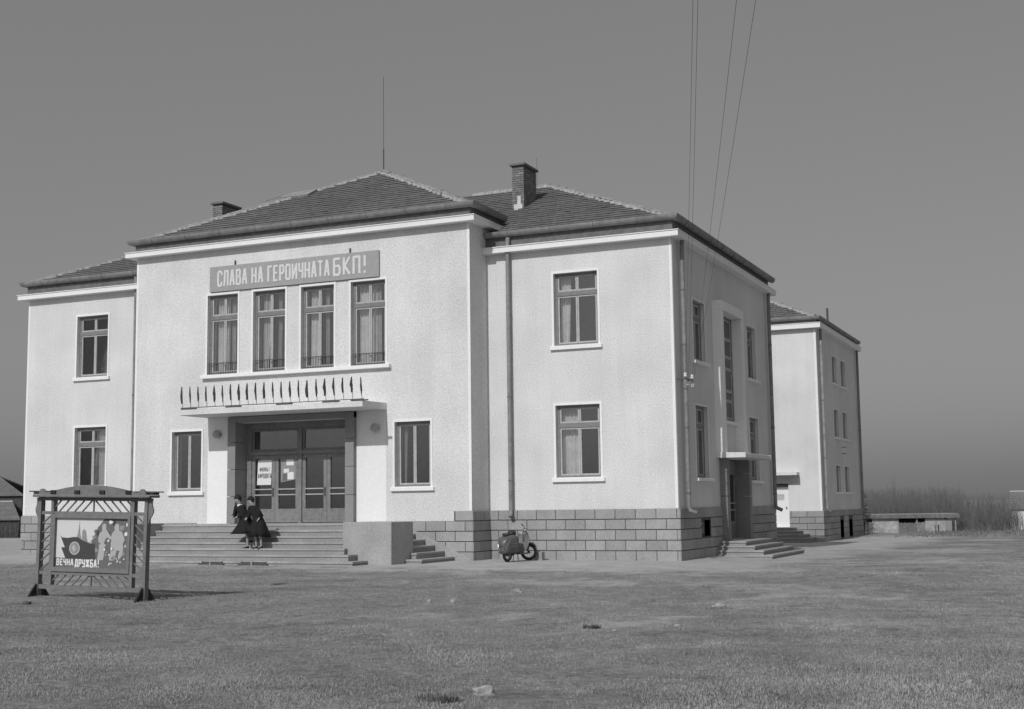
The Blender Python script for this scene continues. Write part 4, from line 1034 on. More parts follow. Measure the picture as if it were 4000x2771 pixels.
MB().sphere((-.375,0,.57), .035, 8, 6).build('tail_light', M['iron'], sc)
MB().box(-.355, -.34, -.09, .09, .40, .50).build('number_plate', M['scootlight'], sc)
MB().tube([(-.05,.10,.26),(.34,.10,.24),(.45,.05,.26)], .045, 8).build('engine', M['iron'], sc, smooth=True)
MB().tube([(.46,-.08,.30),(.52,-.13,.01)], .012, 6).tube([(.46,.08,.30),(.52,.13,.01)], .012, 6).tube([(.46,-.08,.29),(.46,.08,.29)], .012, 6).build('stand', M['iron'], sc)
bl = MB().box(-4.72, -4.47, -.62, -.38, gz(-4.6,-.5)-.02, gz(-4.6,-.5)+.28)
bl.lone('stone_block', M['concretedark'], (-4.6,-.5,gz(-4.6,-.5)), 'small grey stone block against the plinth behind the scooter wheel', 'block', bevel=.012)
# ------------------------------------------------------------------ two people on the stairs
def skin_mesh(name, nodes, edges, mat_, parent, root=0, levels=2):
    """nodes: (x, y, z, rx, ry)"""
    me = bpy.data.meshes.new(name); me.from_pydata([n[:3] for n in nodes], edges, [])
    me.materials.append(mat_)
    o = bpy.data.objects.new(name, me); C.objects.link(o)
    o.parent = parent; ORG[o.name] = ORG[parent.name]
    md = o.modifiers.new('skin', 'SKIN'); md.use_smooth_shade = True
    if not me.skin_vertices: me.skin_vertices.new(name='skin') if hasattr(me.skin_vertices, 'new') else None
    for i, n in enumerate(nodes):
        sv = me.skin_vertices[0].data[i]; sv.radius = (n[3], n[4]); sv.use_root = (i == root)
    sb = o.modifiers.new('sub', 'SUBSURF'); sb.levels = levels; sb.render_levels = levels
    return o
def person(loc, label, H, lean, step_, hand_r, hand_l, turn, coat_len, flare, head_off, seed):
    """own frame: -y is the way the person faces (down the stairs), x to the viewer's right, z up from the tread"""
    rnd = random.Random(seed)
    t = thing('person', loc, label, 'person', 'two people coming down the stairs', rot=(0, 0, turn))
    S = H/1.68; V = Vector
    pel = V((0,0,.92*S)); ch = pel+V((lean[0]*.26, lean[1]*.26, .27*S)); nk = pel+V((lean[0]*.5, lean[1]*.5, .50*S)); hd = nk+V((head_off[0], head_off[1], .15*S)); ht = hd+V((head_off[0]*.4, head_off[1]*.3, .09*S))
    N = []; E_ = []
    def nd(p, a, b=None): N.append((p.x, p.y, p.z, a*S, (b or a)*S)); return len(N)-1
    ip = nd(pel, .13, .10); iw = nd(pel+(ch-pel)*.5, .11, .085); ic = nd(ch, .125, .095); inn = nd(nk, .05, .05); ih = nd(hd+V((0,.01,.02*S)), .098, .112); it = nd(ht, .085, .10); ick = nd(hd+V((head_off[0],-.045*S,-.055*S)), .062, .062); E_.append((ih, ick))
    E_ += [(ip,iw),(iw,ic),(ic,inn),(inn,ih),(ih,it)]
    # nose
    fdir = V((head_off[0]*2, -1, 0)).normalized(); ino = nd(hd+fdir*.115*S+V((0,0,-.005)), .016, .022); E_.append((ih, ino))
    hands = []
    for s, hp in ((1, hand_r), (-1, hand_l)):
        sh = nk+V((.165*s*S, .01, -.07*S)); hp = V(hp)
        mid = (sh+hp)/2; el = mid+V((.11*s*S, .10*S, -.08*S)); wr = hp+(el-hp).normalized()*.06*S
        a = nd(sh, .058, .058); b = nd(el, .042, .042); c_ = nd(wr, .027, .027); E_ += [(ic,a),(a,b),(b,c_)]
        fd = (hp-el).normalized(); pm = nd(wr+fd*.055*S, .036, .022); E_.append((c_, pm)); sd = fd.cross(V((0,0,1))).normalized(); dn = fd.cross(sd).normalized()
        for k, ln in enumerate((.052,.062,.058,.044)):
            r0 = wr+fd*.085*S+sd*(.026-.0175*k)*S; f1 = nd(r0, .0095); f2 = nd(r0+fd*ln*.6*S-dn*.008*S*-1, .009); f3 = nd(r0+fd*ln*.95*S+dn*.03*S, .008); E_ += [(pm,f1),(f1,f2),(f2,f3)]
        tb = nd(wr+fd*.04*S+sd*.038*S, .011); tb2 = nd(wr+fd*.075*S+sd*.055*S+dn*.012*S, .0095); E_ += [(pm,tb),(tb,tb2)]
        hands.append((sh, el, wr))
    feet = []
    for s, (fx, fy, fz, bend) in ((1, step_[0]), (-1, step_[1])):
        hip = pel+V((.09*s*S, 0, -.06*S)); an = V((fx, fy, fz+.075*S)); kn = (hip+an)/2+V((0, -bend, .02)); toe = an+V((.0, -.15*S, -.05*S))
        a = nd(hip, .085, .085); b = nd(kn, .052, .052); m = nd((kn+an)/2+V((0,.02,.03)), .048, .048); c_ = nd(an, .032, .034); d = nd(toe, .03, .02)
        E_ += [(ip,a),(a,b),(b,m),(m,c_),(c_,d)]; feet.append((an, toe))
    body_ = skin_mesh('body', N, E_, M['skin'], t)
    # stockings and shoes
    for an, toe in feet:
        q = MB(); rs = []
        d = (toe-an); d.z = 0; d.normalize(); sd = V((-d.y, d.x, 0)); base = an.z-.075*S
        for k, (l, wd, h) in enumerate(((-.055,.022,.05),(-.04,.034,.075),(.03,.036,.07),(.09,.044,.05),(.15,.042,.04),(.185,.02,.02))):
            c_ = V((an.x, an.y, base))+d*l*S
            rs.append([c_+sd*wd*S*math.cos(a)+V((0,0,max(0.0, h*S*(.5+.5*math.sin(a))))) for a in [2*math.pi*m/10 for m in range(10)]])
        q.rings(rs).build('shoe', M['shoe'], t, smooth=True)
    # coat: torso and flared skirt in one shell, blown sideways
    q = MB(); rs = []; n = 44
    prof = [(1.44,.07,.06),(1.40,.155,.085),(1.33,.215,.125),(1.22,.215,.145),(1.08,.205,.155),(.98,.225,.17),(.86,.265,.20),(.72,.305,.235),(.58,.345,.265),(coat_len,.38,.29),(coat_len-.005,.34,.25)]
    for z, rx, ry in prof:
        zz_ = z*S; k = (zz_-pel.z)/(.50*S)
        c_ = pel+(nk-pel)*k if k > 0 else pel.copy(); fl = (flare[0]*max(0, -k)**1.3, flare[1]*max(0, -k)**1.3); 
        c_ = V((c_.x, c_.y, zz_)); wv = max(0, (1.0-z))
        rs.append([c_+V((rx*S*math.cos(a), ry*S*math.sin(a), 0))*(1+.17*wv*math.sin(6*a+seed)+.12*wv*math.sin(11*a+2*seed))+V((0,0,(.05*wv*math.sin(2*a+seed)) if z < .7 else 0))+V((fl[0]*max(0, -math.cos(a)), fl[1]*max(0, math.sin(a)), 0)) for a in [2*math.pi*m/n for m in range(n)]])
    coat = q.rings(rs).build('coat', M['coat'], t, smooth=True)
    for sh, el, wr in hands:
        q = MB(); q.tube([sh+V((0,0,.02)), sh+(el-sh)*.5, el, el+(wr-el)*.5, wr], [.085*S,.08*S,.072*S,.06*S,.055*S], 10); q.sphere(sh+V((0,0,.0)), .095*S, 12, 8); q.build('sleeve', M['coat'], t, smooth=True)
    q = MB(); q.rings([[nk+V((r*math.cos(a)*1.05, r*math.sin(a), z)) for a in [2*math.pi*m/12 for m in range(12)]] for r, z in ((.085*S,-.05*S),(.088*S,.0),(.072*S,.03*S),(.06*S,.0))]).build('collar', M['collar'] if seed % 2 else M['coat'], t, smooth=True)
    # hair: a cap swept back from the face
    q = MB(); c_ = (hd+ht)/2+V((0,.018*S,.018*S)); rs = []
    for i in range(8):
        th = math.pi*(.04+.66*i/7)
        ring = []
        for m in range(16):
            a = 2*math.pi*m/16; front = max(0, -math.sin(a))
            lim = th*(1-.46*front) if i > 3 else th*(1-.12*front)
            r = (.122+.008*math.sin(5*a+i))*S
            ring.append(c_+V((r*math.sin(lim)*math.cos(a)*.95, r*math.sin(lim)*math.sin(a)*1.08, r*1.12*math.cos(lim))))
        rs.append(ring)
    q.rings(rs).build('hair', M['hair'], t, smooth=True)
    for s in (-1, 1):
        e = hd+fdir*.098*S+V((.034*s*S, 0, .025*S)); MB().sphere(e, .011*S, 8, 6).build('eye', M['hair'], t)
    mo = hd+fdir*.100*S+V((0,0,-.048*S)); MB().box(mo.x-.022*S, mo.x+.022*S, mo.y-.006, mo.y+.008, mo.z-.006*S, mo.z+.006*S).build('mouth', M['posterfield'], t, bevel=.002)
    return t
zst = zt-RI*4                                                     # the tread they have reached
person((-13.25,-4.56,zst), 'person in dark flaring coat, left one of the pair on the stairs', 1.65, (-.30,-.30), ((.05,.02,0,.06),(-.12,.30,RI,.12)), (-.16,-.30,1.00), (-.36,-.28,1.02), math.radians(-14), .50, (-.42,.10), (-.03,-.06), 3)
person((-12.72,-4.62,zst), 'person in dark coat with white collar, right one of the pair on the stairs', 1.60, (-.26,-.26), ((.12,.02,0,.06),(-.08,-.02,0,.10)), (.16,-.14,.93), (-.24,-.32,.96), math.radians(-18), .40, (-.05,.12), (-.05,-.06), 4)

# ------------------------------------------------------------------ the rear block
X2, Y2 = -.80, 27.81; YE = 40.0; XB = -17
rb = thing('rear_building', (-5,33,-.3), 'white three-storey block with small paired windows behind the hall', 'building')
F2 = Frame((0,Y2,0), (1,0,0), (0,-1,0)); F2S = Frame((X2,0,0), (0,1,0), (1,0,0))
d2 = (-3.75, -2.52, .48, 2.70)
w2 = [(a, c, z0, z1) for (z0, z1) in ((2.25, 3.70), (5.25, 6.76), (8.2, 9.7)) for (a, c) in ((31.92, 33.3), (34.58, 36.05))]
b2 = [(32.42, 33.6, -.2, .76), (35.1, 36.4, -.2, .74)]
wm = wall_mb(F2, XB, X2, -.6, 11.3, [d2]); wm.quad((XB,YE,-.5),(X2,YE,-.5),(X2,YE,11.3),(XB,YE,11.3)); wm.quad((XB,Y2,-.5),(XB,YE,-.5),(XB,YE,11.3),(XB,Y2,11.3))
wm.build('wall', M['plaster'], rb, recalc=False)
wall_mb(F2S, Y2, YE, -.6, 11.3, w2+b2).build('wall', M['plaster'], rb, recalc=False)
MB().fbox(F2, X2-.12, X2, 1.29, 10.74, -.01, .008).build('corner_strip', M['trim'], rb)
cornice(rb, [(XB,Y2),(X2,Y2),(X2,YE),(XB,YE)], 10.74, 10.98, .3).build('cornice', M['cornice'], rb)
cornice(rb, [(XB,Y2),(X2,Y2),(X2,YE),(XB,YE)], 11.05, 11.2, .05).build('eaves_board', M['frieze'], rb)
gutter(rb, [(XB,Y2-.02,11.36),(X2+.02,Y2-.02,11.36),(X2+.02,YE+.3,11.36)])
q0, q1, q2_, q3 = Vector((XB,Y2,11.32)), Vector((X2,Y2,11.32)), Vector((X2,YE,11.32)), Vector((XB,YE,11.32))
r1, r0 = Vector((X2-6.1,(Y2+YE)/2,14.3)), Vector((XB+6.1,(Y2+YE)/2,14.3))
u2 = MB(); u2.quad(q0,q1,r1,r0); u2.quad(q1,q2_,r1); u2.quad(q2_,q3,r0,r1); u2.quad(q3,q0,r0)
rf2 = u2.build('roof', M['tile'], rb, recalc=False)
pl_, o_, e_, s_ = slope(q0, q1, r0, r1)
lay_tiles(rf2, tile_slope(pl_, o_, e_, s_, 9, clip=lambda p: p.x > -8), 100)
hip_line(rf2, q1, r1, seed=11); hip_line(rf2, r1, r1+Vector((-1.5,0,0)), seed=12)
MB().tube([(-1.3,34.1,11.3),(-1.3,34.1,12.65)], .06, 8).build('flue_pipe', M['iron'], rb)
for k, q in enumerate(w2): window(rb, F2S, *q, style='one', frame_w=-.15, seed=60+k, trim=.06, sill=(.15,.10,.12), room=True)
for k, q in enumerate(b2): window(rb, F2S, *q, style='one', frame_w=-.18, seed=70+k, sill=None, surround=False, room=True)
plinth(rb, F2, -6, X2+.05, -.32, 1.29, 5, .80, .05, skip=[(d2[0]-.02,d2[1]+.02,.2,1.4)], seed=21)
plinth(rb, F2S, Y2-.05, YE+.05, -.32, 1.29, 5, .80, .05, skip=b2, seed=22)
dd = MB().fbox(F2, d2[0]+.02, d2[1]-.02, d2[2], d2[3]-.3, -.2, -.14).build('door', M['trim'], rb)
MB().fbox(F2, d2[0]+.14, d2[1]-.25, 1.85, 2.15, -.139, -.12).build('door_window', M['glass'], dd); MB().fbox(F2, d2[1]-.18, d2[1]-.12, 1.4, 1.5, -.139, -.10).build('door_handle', M['iron'], dd)
MB().fbox(F2, d2[0]+.02, d2[1]-.02, d2[3]-.29, d2[3]-.05, -.2, -.14).build('door_transom', M['frame'], rb)
MB().fbox(F2, d2[0]-.5, -1.92, 3.13, 3.28, -.01, .66).build('canopy', M['canopy'], rb)
ss2 = MB().fbox(F2, -4.3, -2.3, -.6, .2, .06, .3).build('stairs', M['concretedark'], rb)
for k in range(4): step(ss2, -4.4-.3*k, -2.15+.33*k, Y2-.75-.34*k, Y2-.056, .46-.17*k, open_=('f','r'), th=.06)
downpipe(rb, [(X2+.14,Y2+.55,10.74),(X2+.12,Y2+.55,1.4),(X2+.36,Y2+.5,1.2)], r=.075, straps=((X2+.12,Y2+.55,7),(X2+.12,Y2+.55,4)))
downpipe(rb, [(X2+.14,YE-.35,10.74),(X2+.12,YE-.35,1.4),(X2+.36,YE-.4,1.2)], r=.075, straps=((X2+.12,YE-.35,6),))
MB().tube([(X2,34.0,4.75),(X2+.25,34.0,4.75)], .02, 6).tube([(X2,34.0,4.4),(X2+.25,34.0,4.4)], .02, 6).build('insulator_bracket', M['iron'], rb)

# ------------------------------------------------------------------ overhead wires
ends = ((6.95,-21.43,9.44),(7.02,-21.40,9.44),(7.56,-21.16,9.43),(7.83,-21.04,9.43))
order = ((0,0),(2,1),(1,2),(3,3))
labs = ('leftmost of the four overhead wires running to the hall corner', 'second overhead wire from the left running to the hall corner', 'third overhead wire from the left running to the hall corner', 'rightmost of the four overhead wires running to the hall corner')
for i, j in order:
    a = Vector(INS[i]); b = Vector(ends[j]); d = b-a
    pts = [a+d*k-Vector((0,0,.16*math.sin(math.pi*min(1, k)))) for k in [q/10 for q in range(11)]]+[a+d*k for k in (1.3, 1.7, 2.1)]
    MB().tube(pts, .0035, 5).lone('overhead_wire', M['wire'], a, labs[j], 'wire', 'wires running to the hall corner')

# ------------------------------------------------------------------ far things on the left: barn and thatched sty
def gable_house(name, c, ux, w_, dp_, h, rise, label, cat, wallm, roofm, over=.35, hip=0.0, door=None):
    """c: base centre; ux: direction along the ridge (2D unit)"""
    c = Vector(c); U = Vector((ux[0], ux[1], 0)).normalized(); N = Vector((U.y, -U.x, 0)); Z = Vector((0,0,1))
    t = thing(name, c, label, cat)
    P = lambda a, b, z: c+U*a+N*b+Z*z
    m = MB(); a, b = w_/2, dp_/2
    m.add([P(-a,-b,-.5),P(a,-b,-.5),P(a,b,-.5),P(-a,b,-.5),P(-a,-b,h),P(a,-b,h),P(a,b,h),P(-a,b,h)],[(0,1,5,4),(1,2,6,5),(2,3,7,6),(3,0,4,7)])
    if not hip: m.add([P(-a,-b,h),P(-a,b,h),P(-a,0,h+rise)],[(0,1,2)]); m.add([P(a,-b,h),P(a,b,h),P(a,0,h+rise)],[(0,1,2)])
    m.build('wall', M[wallm], t)
    r = MB(); o = over; k = rise/b
    A = [P(-a-o,-b-o,h-k*o), P(a+o,-b-o,h-k*o), P(a+o,b+o,h-k*o), P(-a-o,b+o,h-k*o), P(-a-o+hip,0,h+rise), P(a+o-hip,0,h+rise)]
    D_ = Vector((0,0,.12))
    r.add(A+[q+D_ for q in A], [(0,1,5,4),(2,3,4,5),(6,7,11,10),(8,9,10,11),(0,1,7,6),(2,3,9,8),(1,5,11,7),(5,2,8,11),(3,4,10,9),(4,0,6,10)])
    rf = r.build('roof', M[roofm], t)
    # courses of far tiles as raised strips
    for sgn, i0, i1, j0, j1 in ((1,2,3,5,4),(-1,0,1,4,5)):
        n = int(b*1.15/.4)
        s = MB()
        for q in range(n):
            f0 = q/n; p = A[i0].lerp(A[j0], f0)+D_; q_ = A[i1].lerp(A[j1], f0)+D_; f1 = (q+.92)/n
            p1 = A[i0].lerp(A[j0], f1)+D_; q1_ = A[i1].lerp(A[j1], f1)+D_
            s.quad(p+Z*.07, q_+Z*.07, q1_+Z*.015, p1+Z*.015); s.quad(p, q_, q_+Z*.07, p+Z*.07)
        tag(s.build('roof_tiles', M[roofm], rf, recalc=False), kind='stuff')
    MB().tube([A[4]+D_+Z*.02, A[5]+D_+Z*.02], .12, 6).build('ridge', M['bed'] if roofm != 'darkwood' else M[roofm], rf)
    return t, P
barn, _ = gable_house('barn', at(-60,2040,190), (.913,.407), 14, 9, 3.9, 2.6, 'large dark barn far behind the left end of the hall', 'barn', 'darkwood', 'farroof', .4, 5.5)
hc_ = at(8,2090,140); hut, HP = gable_house('sty', hc_, (.913,.407), 4.4, 3.0, 1.9, 1.5, 'small hut with tiled hip roof and reed walls beside the hall', 'hut', 'reed', 'farroof', .35, 1.5)
rnd = random.Random(77)
rd = MB()
for i in range(420):
    x = -2.35+4.7*rnd.random(); z0 = -.3; b = HP(x, 1.62+.1*rnd.random(), z0); tpt = HP(x+rnd.uniform(-.25,.25), 1.56, 1.55+.35*rnd.random())
    rd.bar(b, tpt, .03, .02)
tag(rd.build('reed_stems', M['reed'], hut, recalc=False), kind='stuff')

# ------------------------------------------------------------------ far things on the right: shed, cottage, trees, thicket
sL = at(3382,2092,130); sR = at(3742,2088,130); sd_ = (sR-sL); sd_.z = 0; SLn = sd_.length; SU = sd_.normalized(); SN = Vector((SU.y,-SU.x,0)); sz = min(sL.z, sR.z)
FSh = Frame((sL.x,sL.y,sz), SU, SN)
shed = thing('low_shed', FSh.P(SLn/2,0,-2), 'long low tumbledown shed with flat roof and paling gaps right of the buildings', 'shed')
MB().fbox(FSh, -.2, SLn+.15, 1.66, 2.02, -3.6, .35).build('roof', M['farroof'], shed)
MB().fbox(FSh, -.2, SLn+.15, 2.02, 2.1, -3.6, -.2).build('roof_thatch', M['ridge'], shed)
MB().fbox(FSh, 0, SLn, -.4, 1.65, -3.4, -3.2).build('back_wall', M['darkwood'], shed)
for a, c in ((0.0,.06),(3.2,3.26),(5.05,5.15),(6.95,7.03),(8.9,8.97)):
    k = SLn/9.15; MB().fbox(FSh, a*k, c*k+.05, -.4, 1.64, -.06, .06).build('post', M['palewood'], shed)
k = SLn/9.15
for u0, u1, z1, m in ((.7,3.2,1.63,'shedwall'),(.08,.66,1.30,'palewood'),(5.95,7.9,1.63,'shedwall'),(7.9,8.6,1.5,'palewood')):
    MB().fbox(FSh, u0*k, u1*k, -.4, z1, -.04, .02).build('wall_panel', M[m], shed)
for u0, u1 in ((6.9,7.05),(7.2,7.3)): MB().fbox(FSh, u0*k, u1*k, .25, .95, .021, .04).build('wall_opening', M['bbdark'], shed)
for i in range(16):
    u = 3.32+i*.108; h = 1.15+.12*random.Random(i).random(); MB().fbox(FSh, u*k, u*k+.06, -.4, h, -.02, .02).build('paling', M['palewood'], shed)
for i in range(9):
    u = 5.2+i*.085; MB().fbox(FSh, u*k, u*k+.075, -.4, 1.2+.1*random.Random(i+40).random(), -.02, .02).build('paling', M['palewood'], shed)
hr = at(4075,2078,150); cot, CP = gable_house('cottage', (hr.x,hr.y,hr.z), (1,-.03), 6.2, 5.0, 2.75, 1.75, 'whitewashed cottage with tiled roof at the right edge beyond the field', 'cottage', 'farwall', 'farroof', .25)
MB().add([CP(-1.2,2.52,.0),CP(-.4,2.52,.0),CP(-.4,2.52,1.9),CP(-1.2,2.52,1.9)],[(0,1,2,3)]).build('door', M['darkwood'], cot)
MB().tube([at(3998,2078,147), at(3992,2020,147)], .05, 5).lone('leaning_pole', M['bark'], at(3998,2078,147), 'dark leaning pole in front of the cottage wall', 'pole')

def bare_tree(p, H, seed, spread=.5, m='bark', label='', group='bare trees beyond the field', levels=4, name='bare_tree', r0=None):
    rnd = random.Random(seed); t = thing(name, p, label, 'tree', group)
    tr, cr = MB(), MB(); p = Vector(p)
    def grow(a, d, L, r, lv, mb):
        pts = [a]; q = a.copy(); dd = d.copy(); n = 4
        for i in range(n):
            dd = (dd+Vector((rnd.uniform(-.12,.12), rnd.uniform(-.12,.12), rnd.uniform(0,.10)))).normalized(); q = q+dd*L/n; pts.append(q.copy())
        mb.tube(pts, [mix(r, r*.45, i/n) for i in range(n+1)], 5 if lv > 2 else 3, caps=False)
        if lv <= 0: return
        for k in range(rnd.randint(4, 6) if lv > 1 else 4):
            i = rnd.randint(1, n); b = pts[i]; az = rnd.uniform(0, 6.28); s_ = rnd.uniform(.5, 1.2)*spread
            nd_ = (dd+Vector((math.cos(az)*s_, math.sin(az)*s_, .25))).normalized(); grow(b, nd_, L*rnd.uniform(.45,.75), max(r*.45, .007), lv-1, cr)
    grow(p-Vector((0,0,.3)), Vector((rnd.uniform(-.08,.08), rnd.uniform(-.08,.08), 1)), H*.55, r0 or H*.014, levels-1, tr)
    tr.build('trunk', M[m], t, recalc=False); cr.build('crown', M[m], t, recalc=False)
    return t
TREES = [(3520,2062,1895,142,'bare tree standing just left of the middle of the shed roof'),(3585,2060,1905,140,'bare spreading tree behind the shed roof, right of its middle'),(3640,2060,1880,138,'slender bare tree behind the right half of the shed'),
         (3690,2062,1908,137,'tallest bare tree forking behind the right end of the shed'),(3712,2062,1925,139,'bare tree hard by the right end of the shed'),(3790,2072,1950,140,'thin bare tree right of the shed, leaning left'),(3806,2074,1960,136,'pale bare trunk leaning in the gap right of the shed'),
         (3835,2072,1935,142,'bare tree in the middle of the gap between shed and cottage'),(3870,2074,1930,139,'bare tree left of the pair near the cottage'),(3890,2075,1925,137,'bare tree right of the pair near the cottage'),(3925,2076,1945,141,'bare tree beside the cottage, left of its wall'),(3950,2076,1940,139,'dark bare tree touching the left edge of the cottage')]
for i, (px, py, ptop, t_, lab) in enumerate(TREES):
    b = at(px, py, t_); tp = at(px, ptop, t_); b.z = gz(b.x, b.y) if gz(b.x, b.y) < b.z+.6 else b.z
    bare_tree(b, max(2.2, (tp-b).length), 90+i, .38, 'bark2' if i in (6,) else 'bark', lab)
# rough weeds on the verge before the shed
vg = MB(); rnd = random.Random(61)
for i in range(5200):
    t_ = rnd.uniform(73.5, 83.5); s_ = rnd.uniform(15, 37); x = CAM.x-.407*t_+.913*s_; y = CAM.y+.913*t_+.407*s_
    if x < 1.6: continue
    b = Vector((x, y, gz(x, y)+.06*berm(x, y))); h = rnd.uniform(.06, .26)*(.5+.8*max(0, fbm(x, y, .6, 4.0)+.4)); d = Vector((rnd.uniform(-.5,.5), rnd.uniform(-.3,.3), 1)); w_ = Vector((.9,.4,0))*rnd.uniform(.012,.03)
    vg.quad(b-w_, b+w_, b+d*h)
tag(vg.build('verge_weeds', M['weed'], None, recalc=False), 'rough dark weeds on the verge in front of the low shed', 'weeds', kind='stuff')
# the dense thicket behind: one mass nobody could count
th = MB(); rnd = random.Random(5)
for i in range(3600):
    px = rnd.uniform(3340, 3985) if i % 3 else rnd.uniform(3400, 3760); t_ = rnd.uniform(141, 150) if i < 1200 else rnd.uniform(180, 230); b = at(px, 2070, t_); b.z = gz(b.x, b.y)
    H = rnd.uniform(2.0, 3.9)*(1.0 if px < 3760 else .85)*(1 if i < 1200 else 1.6); a = b; d = Vector((rnd.uniform(-.18,.18), rnd.uniform(-.1,.1), 1)).normalized()
    m1 = a+d*H*.5+Vector((rnd.uniform(-.1,.1),0,0)); e = a+d*H+Vector((rnd.uniform(-.25,.25),0,0))
    th.tube([a, m1, e], [.022,.016,.007], 3, caps=False)
    for k in range(6):
        q = a.lerp(e, rnd.uniform(.25,.95)); dd = Vector((rnd.uniform(-.5,.5), rnd.uniform(-.3,.3), rnd.uniform(.5,1))).normalized(); th.tube([q, q+dd*rnd.uniform(.35,.9)], [.010,.005], 3, caps=False)
tk = th.build('thicket', M['bark'], None, recalc=False); tag(tk, 'dense band of bare brushwood along the skyline behind the shed', 'thicket', kind='stuff')
# dark spruce at the corner of the rear building
sp = at(3372,2075,128); sp.z = gz(sp.x, sp.y)
spr = thing('spruce', sp, 'dark drooping evergreen at the far corner of the rear building', 'tree')
MB().tube([sp-Vector((0,0,.3)), sp+Vector((0,0,4.6))], [.12,.03], 6).build('trunk', M['bark'], spr)
cr = MB(); rnd = random.Random(9)
for i in range(70):
    z = rnd.uniform(.5, 4.5); L = (4.9-z)*.42*rnd.uniform(.7,1.1); az = rnd.uniform(0,6.28); d = Vector((math.cos(az), math.sin(az), -.12+.3*(z/4.5))).normalized(); a = sp+Vector((0,0,z))
    for k in range(26):
        f = rnd.random(); q = a+d*L*f+Vector((rnd.uniform(-.1,.1),rnd.uniform(-.1,.1),-.1*rnd.random())); s = .16*(1.1-f*.6)
        v1 = Vector((rnd.uniform(-1,1),rnd.uniform(-1,1),rnd.uniform(-.5,.3))).normalized()*s; v2 = Vector((rnd.uniform(-1,1),rnd.uniform(-1,1),rnd.uniform(-.4,.4))).normalized()*s*.35
        cr.quad(q, q+v1*.5+v2, q+v1, q+v1*.5-v2)
cr.build('crown', M['needles'], spr, recalc=False)

# ------------------------------------------------------------------ loose stones and scraps in the field
def rock(px_xy, size, flat, label, cat='stone', m='rock', seed=0, group=None, name='stone'):
    x, y = px_xy; rnd = random.Random(seed); bm = bmesh.new(); bmesh.ops.create_icosphere(bm, subdivisions=2, radius=1)
    for v in bm.verts:
        k = 1+.55*mnoise.noise(v.co*1.5+Vector((seed*3.1,0,0)))+.2*mnoise.noise(v.co*4+Vector((0,seed*1.7,0))); v.co = Vector((v.co.x*size[0]*k, v.co.y*size[1]*k, v.co.z*flat*k))
    me = bpy.data.meshes.new(name); bm.to_mesh(me); bm.free(); me.materials.append(M[m])
    o = bpy.data.objects.new(name, me); C.objects.link(o); o.location = (x, y, gz(x, y)+flat*.25); o.rotation_euler = (0,0,rnd.uniform(0,3)); tag(o, label, cat, group)
ST_G = 'loose stones in the field'
rock((6.59,-28.39), (.13,.09), .07, 'flat pale stone nearest the camera at the bottom of the field', seed=1, group=ST_G)
rock((5.92,-17.22), (.13,.10), .05, 'bright pale lump lying on the worn path', seed=2, group=ST_G)
rock((6.45,-21.44), (.075,.05), .03, 'small pale stone at the lower end of the worn path', seed=3, group=ST_G)
rock((10.92,-26.36), (.07,.05), .05, 'round pale stone alone in the grass at lower right', seed=4, group=ST_G)
rock((.39,-17.71), (.075,.05), .05, 'left of two small pale stones close together in mid field', seed=5, group=ST_G)
rock((.80,-17.55), (.08,.05), .05, 'right of two small pale stones close together in mid field', seed=6, group=ST_G)
rock((1.2,-15.42), (.12,.08), .07, 'broad pale stone in mid field in front of the scooter', seed=7, group=ST_G)
rock((5.87,-22.6), (.05,.04), .025, 'tiny pale stone left of the lower end of the path', seed=9, group=ST_G)
rock((-6.4,-21.1), (.10,.08), .05, 'dark clod in the grass before the notice stand', cat='clod', m='weed', seed=10, name='clod')
rock((-5.8,-13.68), (.35,.06), .03, 'flat dark board-like clod between notice stand and stairs', cat='clod', m='weed', seed=11, name='clod')

# ------------------------------------------------------------------ grass: blades in tufts, instanced over the field
def tuft(name, n, H, spread, seed):
    rnd = random.Random(seed); mb = MB()
    for i in range(n):
        a = rnd.uniform(0, 6.28); r = spread*math.sqrt(rnd.random()); b = Vector((r*math.cos(a), r*math.sin(a), -.01)); h = H*rnd.uniform(.45, 1.1); az = rnd.uniform(0, 6.28); ln = rnd.uniform(.15, .9)
        d = Vector((math.cos(az), math.sin(az), 0)); s = Vector((-d.y, d.x, 0))*rnd.uniform(.0022, .004)
        m_ = b+Vector((0,0,h*.6))+d*h*ln*.25; e = b+Vector((0,0,h))+d*h*ln*.8
        mb.add([b-s, b+s, m_+s*.8, m_-s*.8, e], [(0,1,2,3),(3,2,4)])
    me = mb.mesh(name, recalc=False); me.materials.append(M['grass']); return me
tufts = [tuft('grass_tuft', 34, .026, .11, 1), tuft('grass_tuft', 26, .040, .10, 2), tuft('grass_tuft', 44, .018, .15, 3)]
rnd = random.Random(21); pv = []; pid = []; psc = []; prot = []
N_T = 60000
for i in range(N_T):
    u = rnd.random(); t = 10.0*(44.0/10.0)**u; half = t*.415+1.2; s = rnd.uniform(-half, half)
    x = CAM.x-.407*t+.913*s; y = CAM.y+.913*t+.407*s
    if y > -5.8 and x < 2.8: continue
    if dirt(x, y) > .45+.35*rnd.random(): continue
    dens = fbm(x, y, .5, 5.0)+.7*fbm(x, y, 2.0, 9.0)
    if dens < -.9+1.2*rnd.random()-.25*ss(8, 11, x): continue
    pv.append((x, y, gz(x, y)+.012*fbm(x, y, 1.9, 2.0)*ss(-5.5, -8, y))); pid.append(rnd.randint(0, 2)); psc.append((.6+.5*rnd.random()+.45*max(0, dens)+.5*ss(7, 11, x)*ss(-22, -27, y))*(1+.012*max(0, t-14))); prot.append(rnd.uniform(0, 6.28))
gp = bpy.data.meshes.new('grass'); gp.from_pydata(pv, [], [])
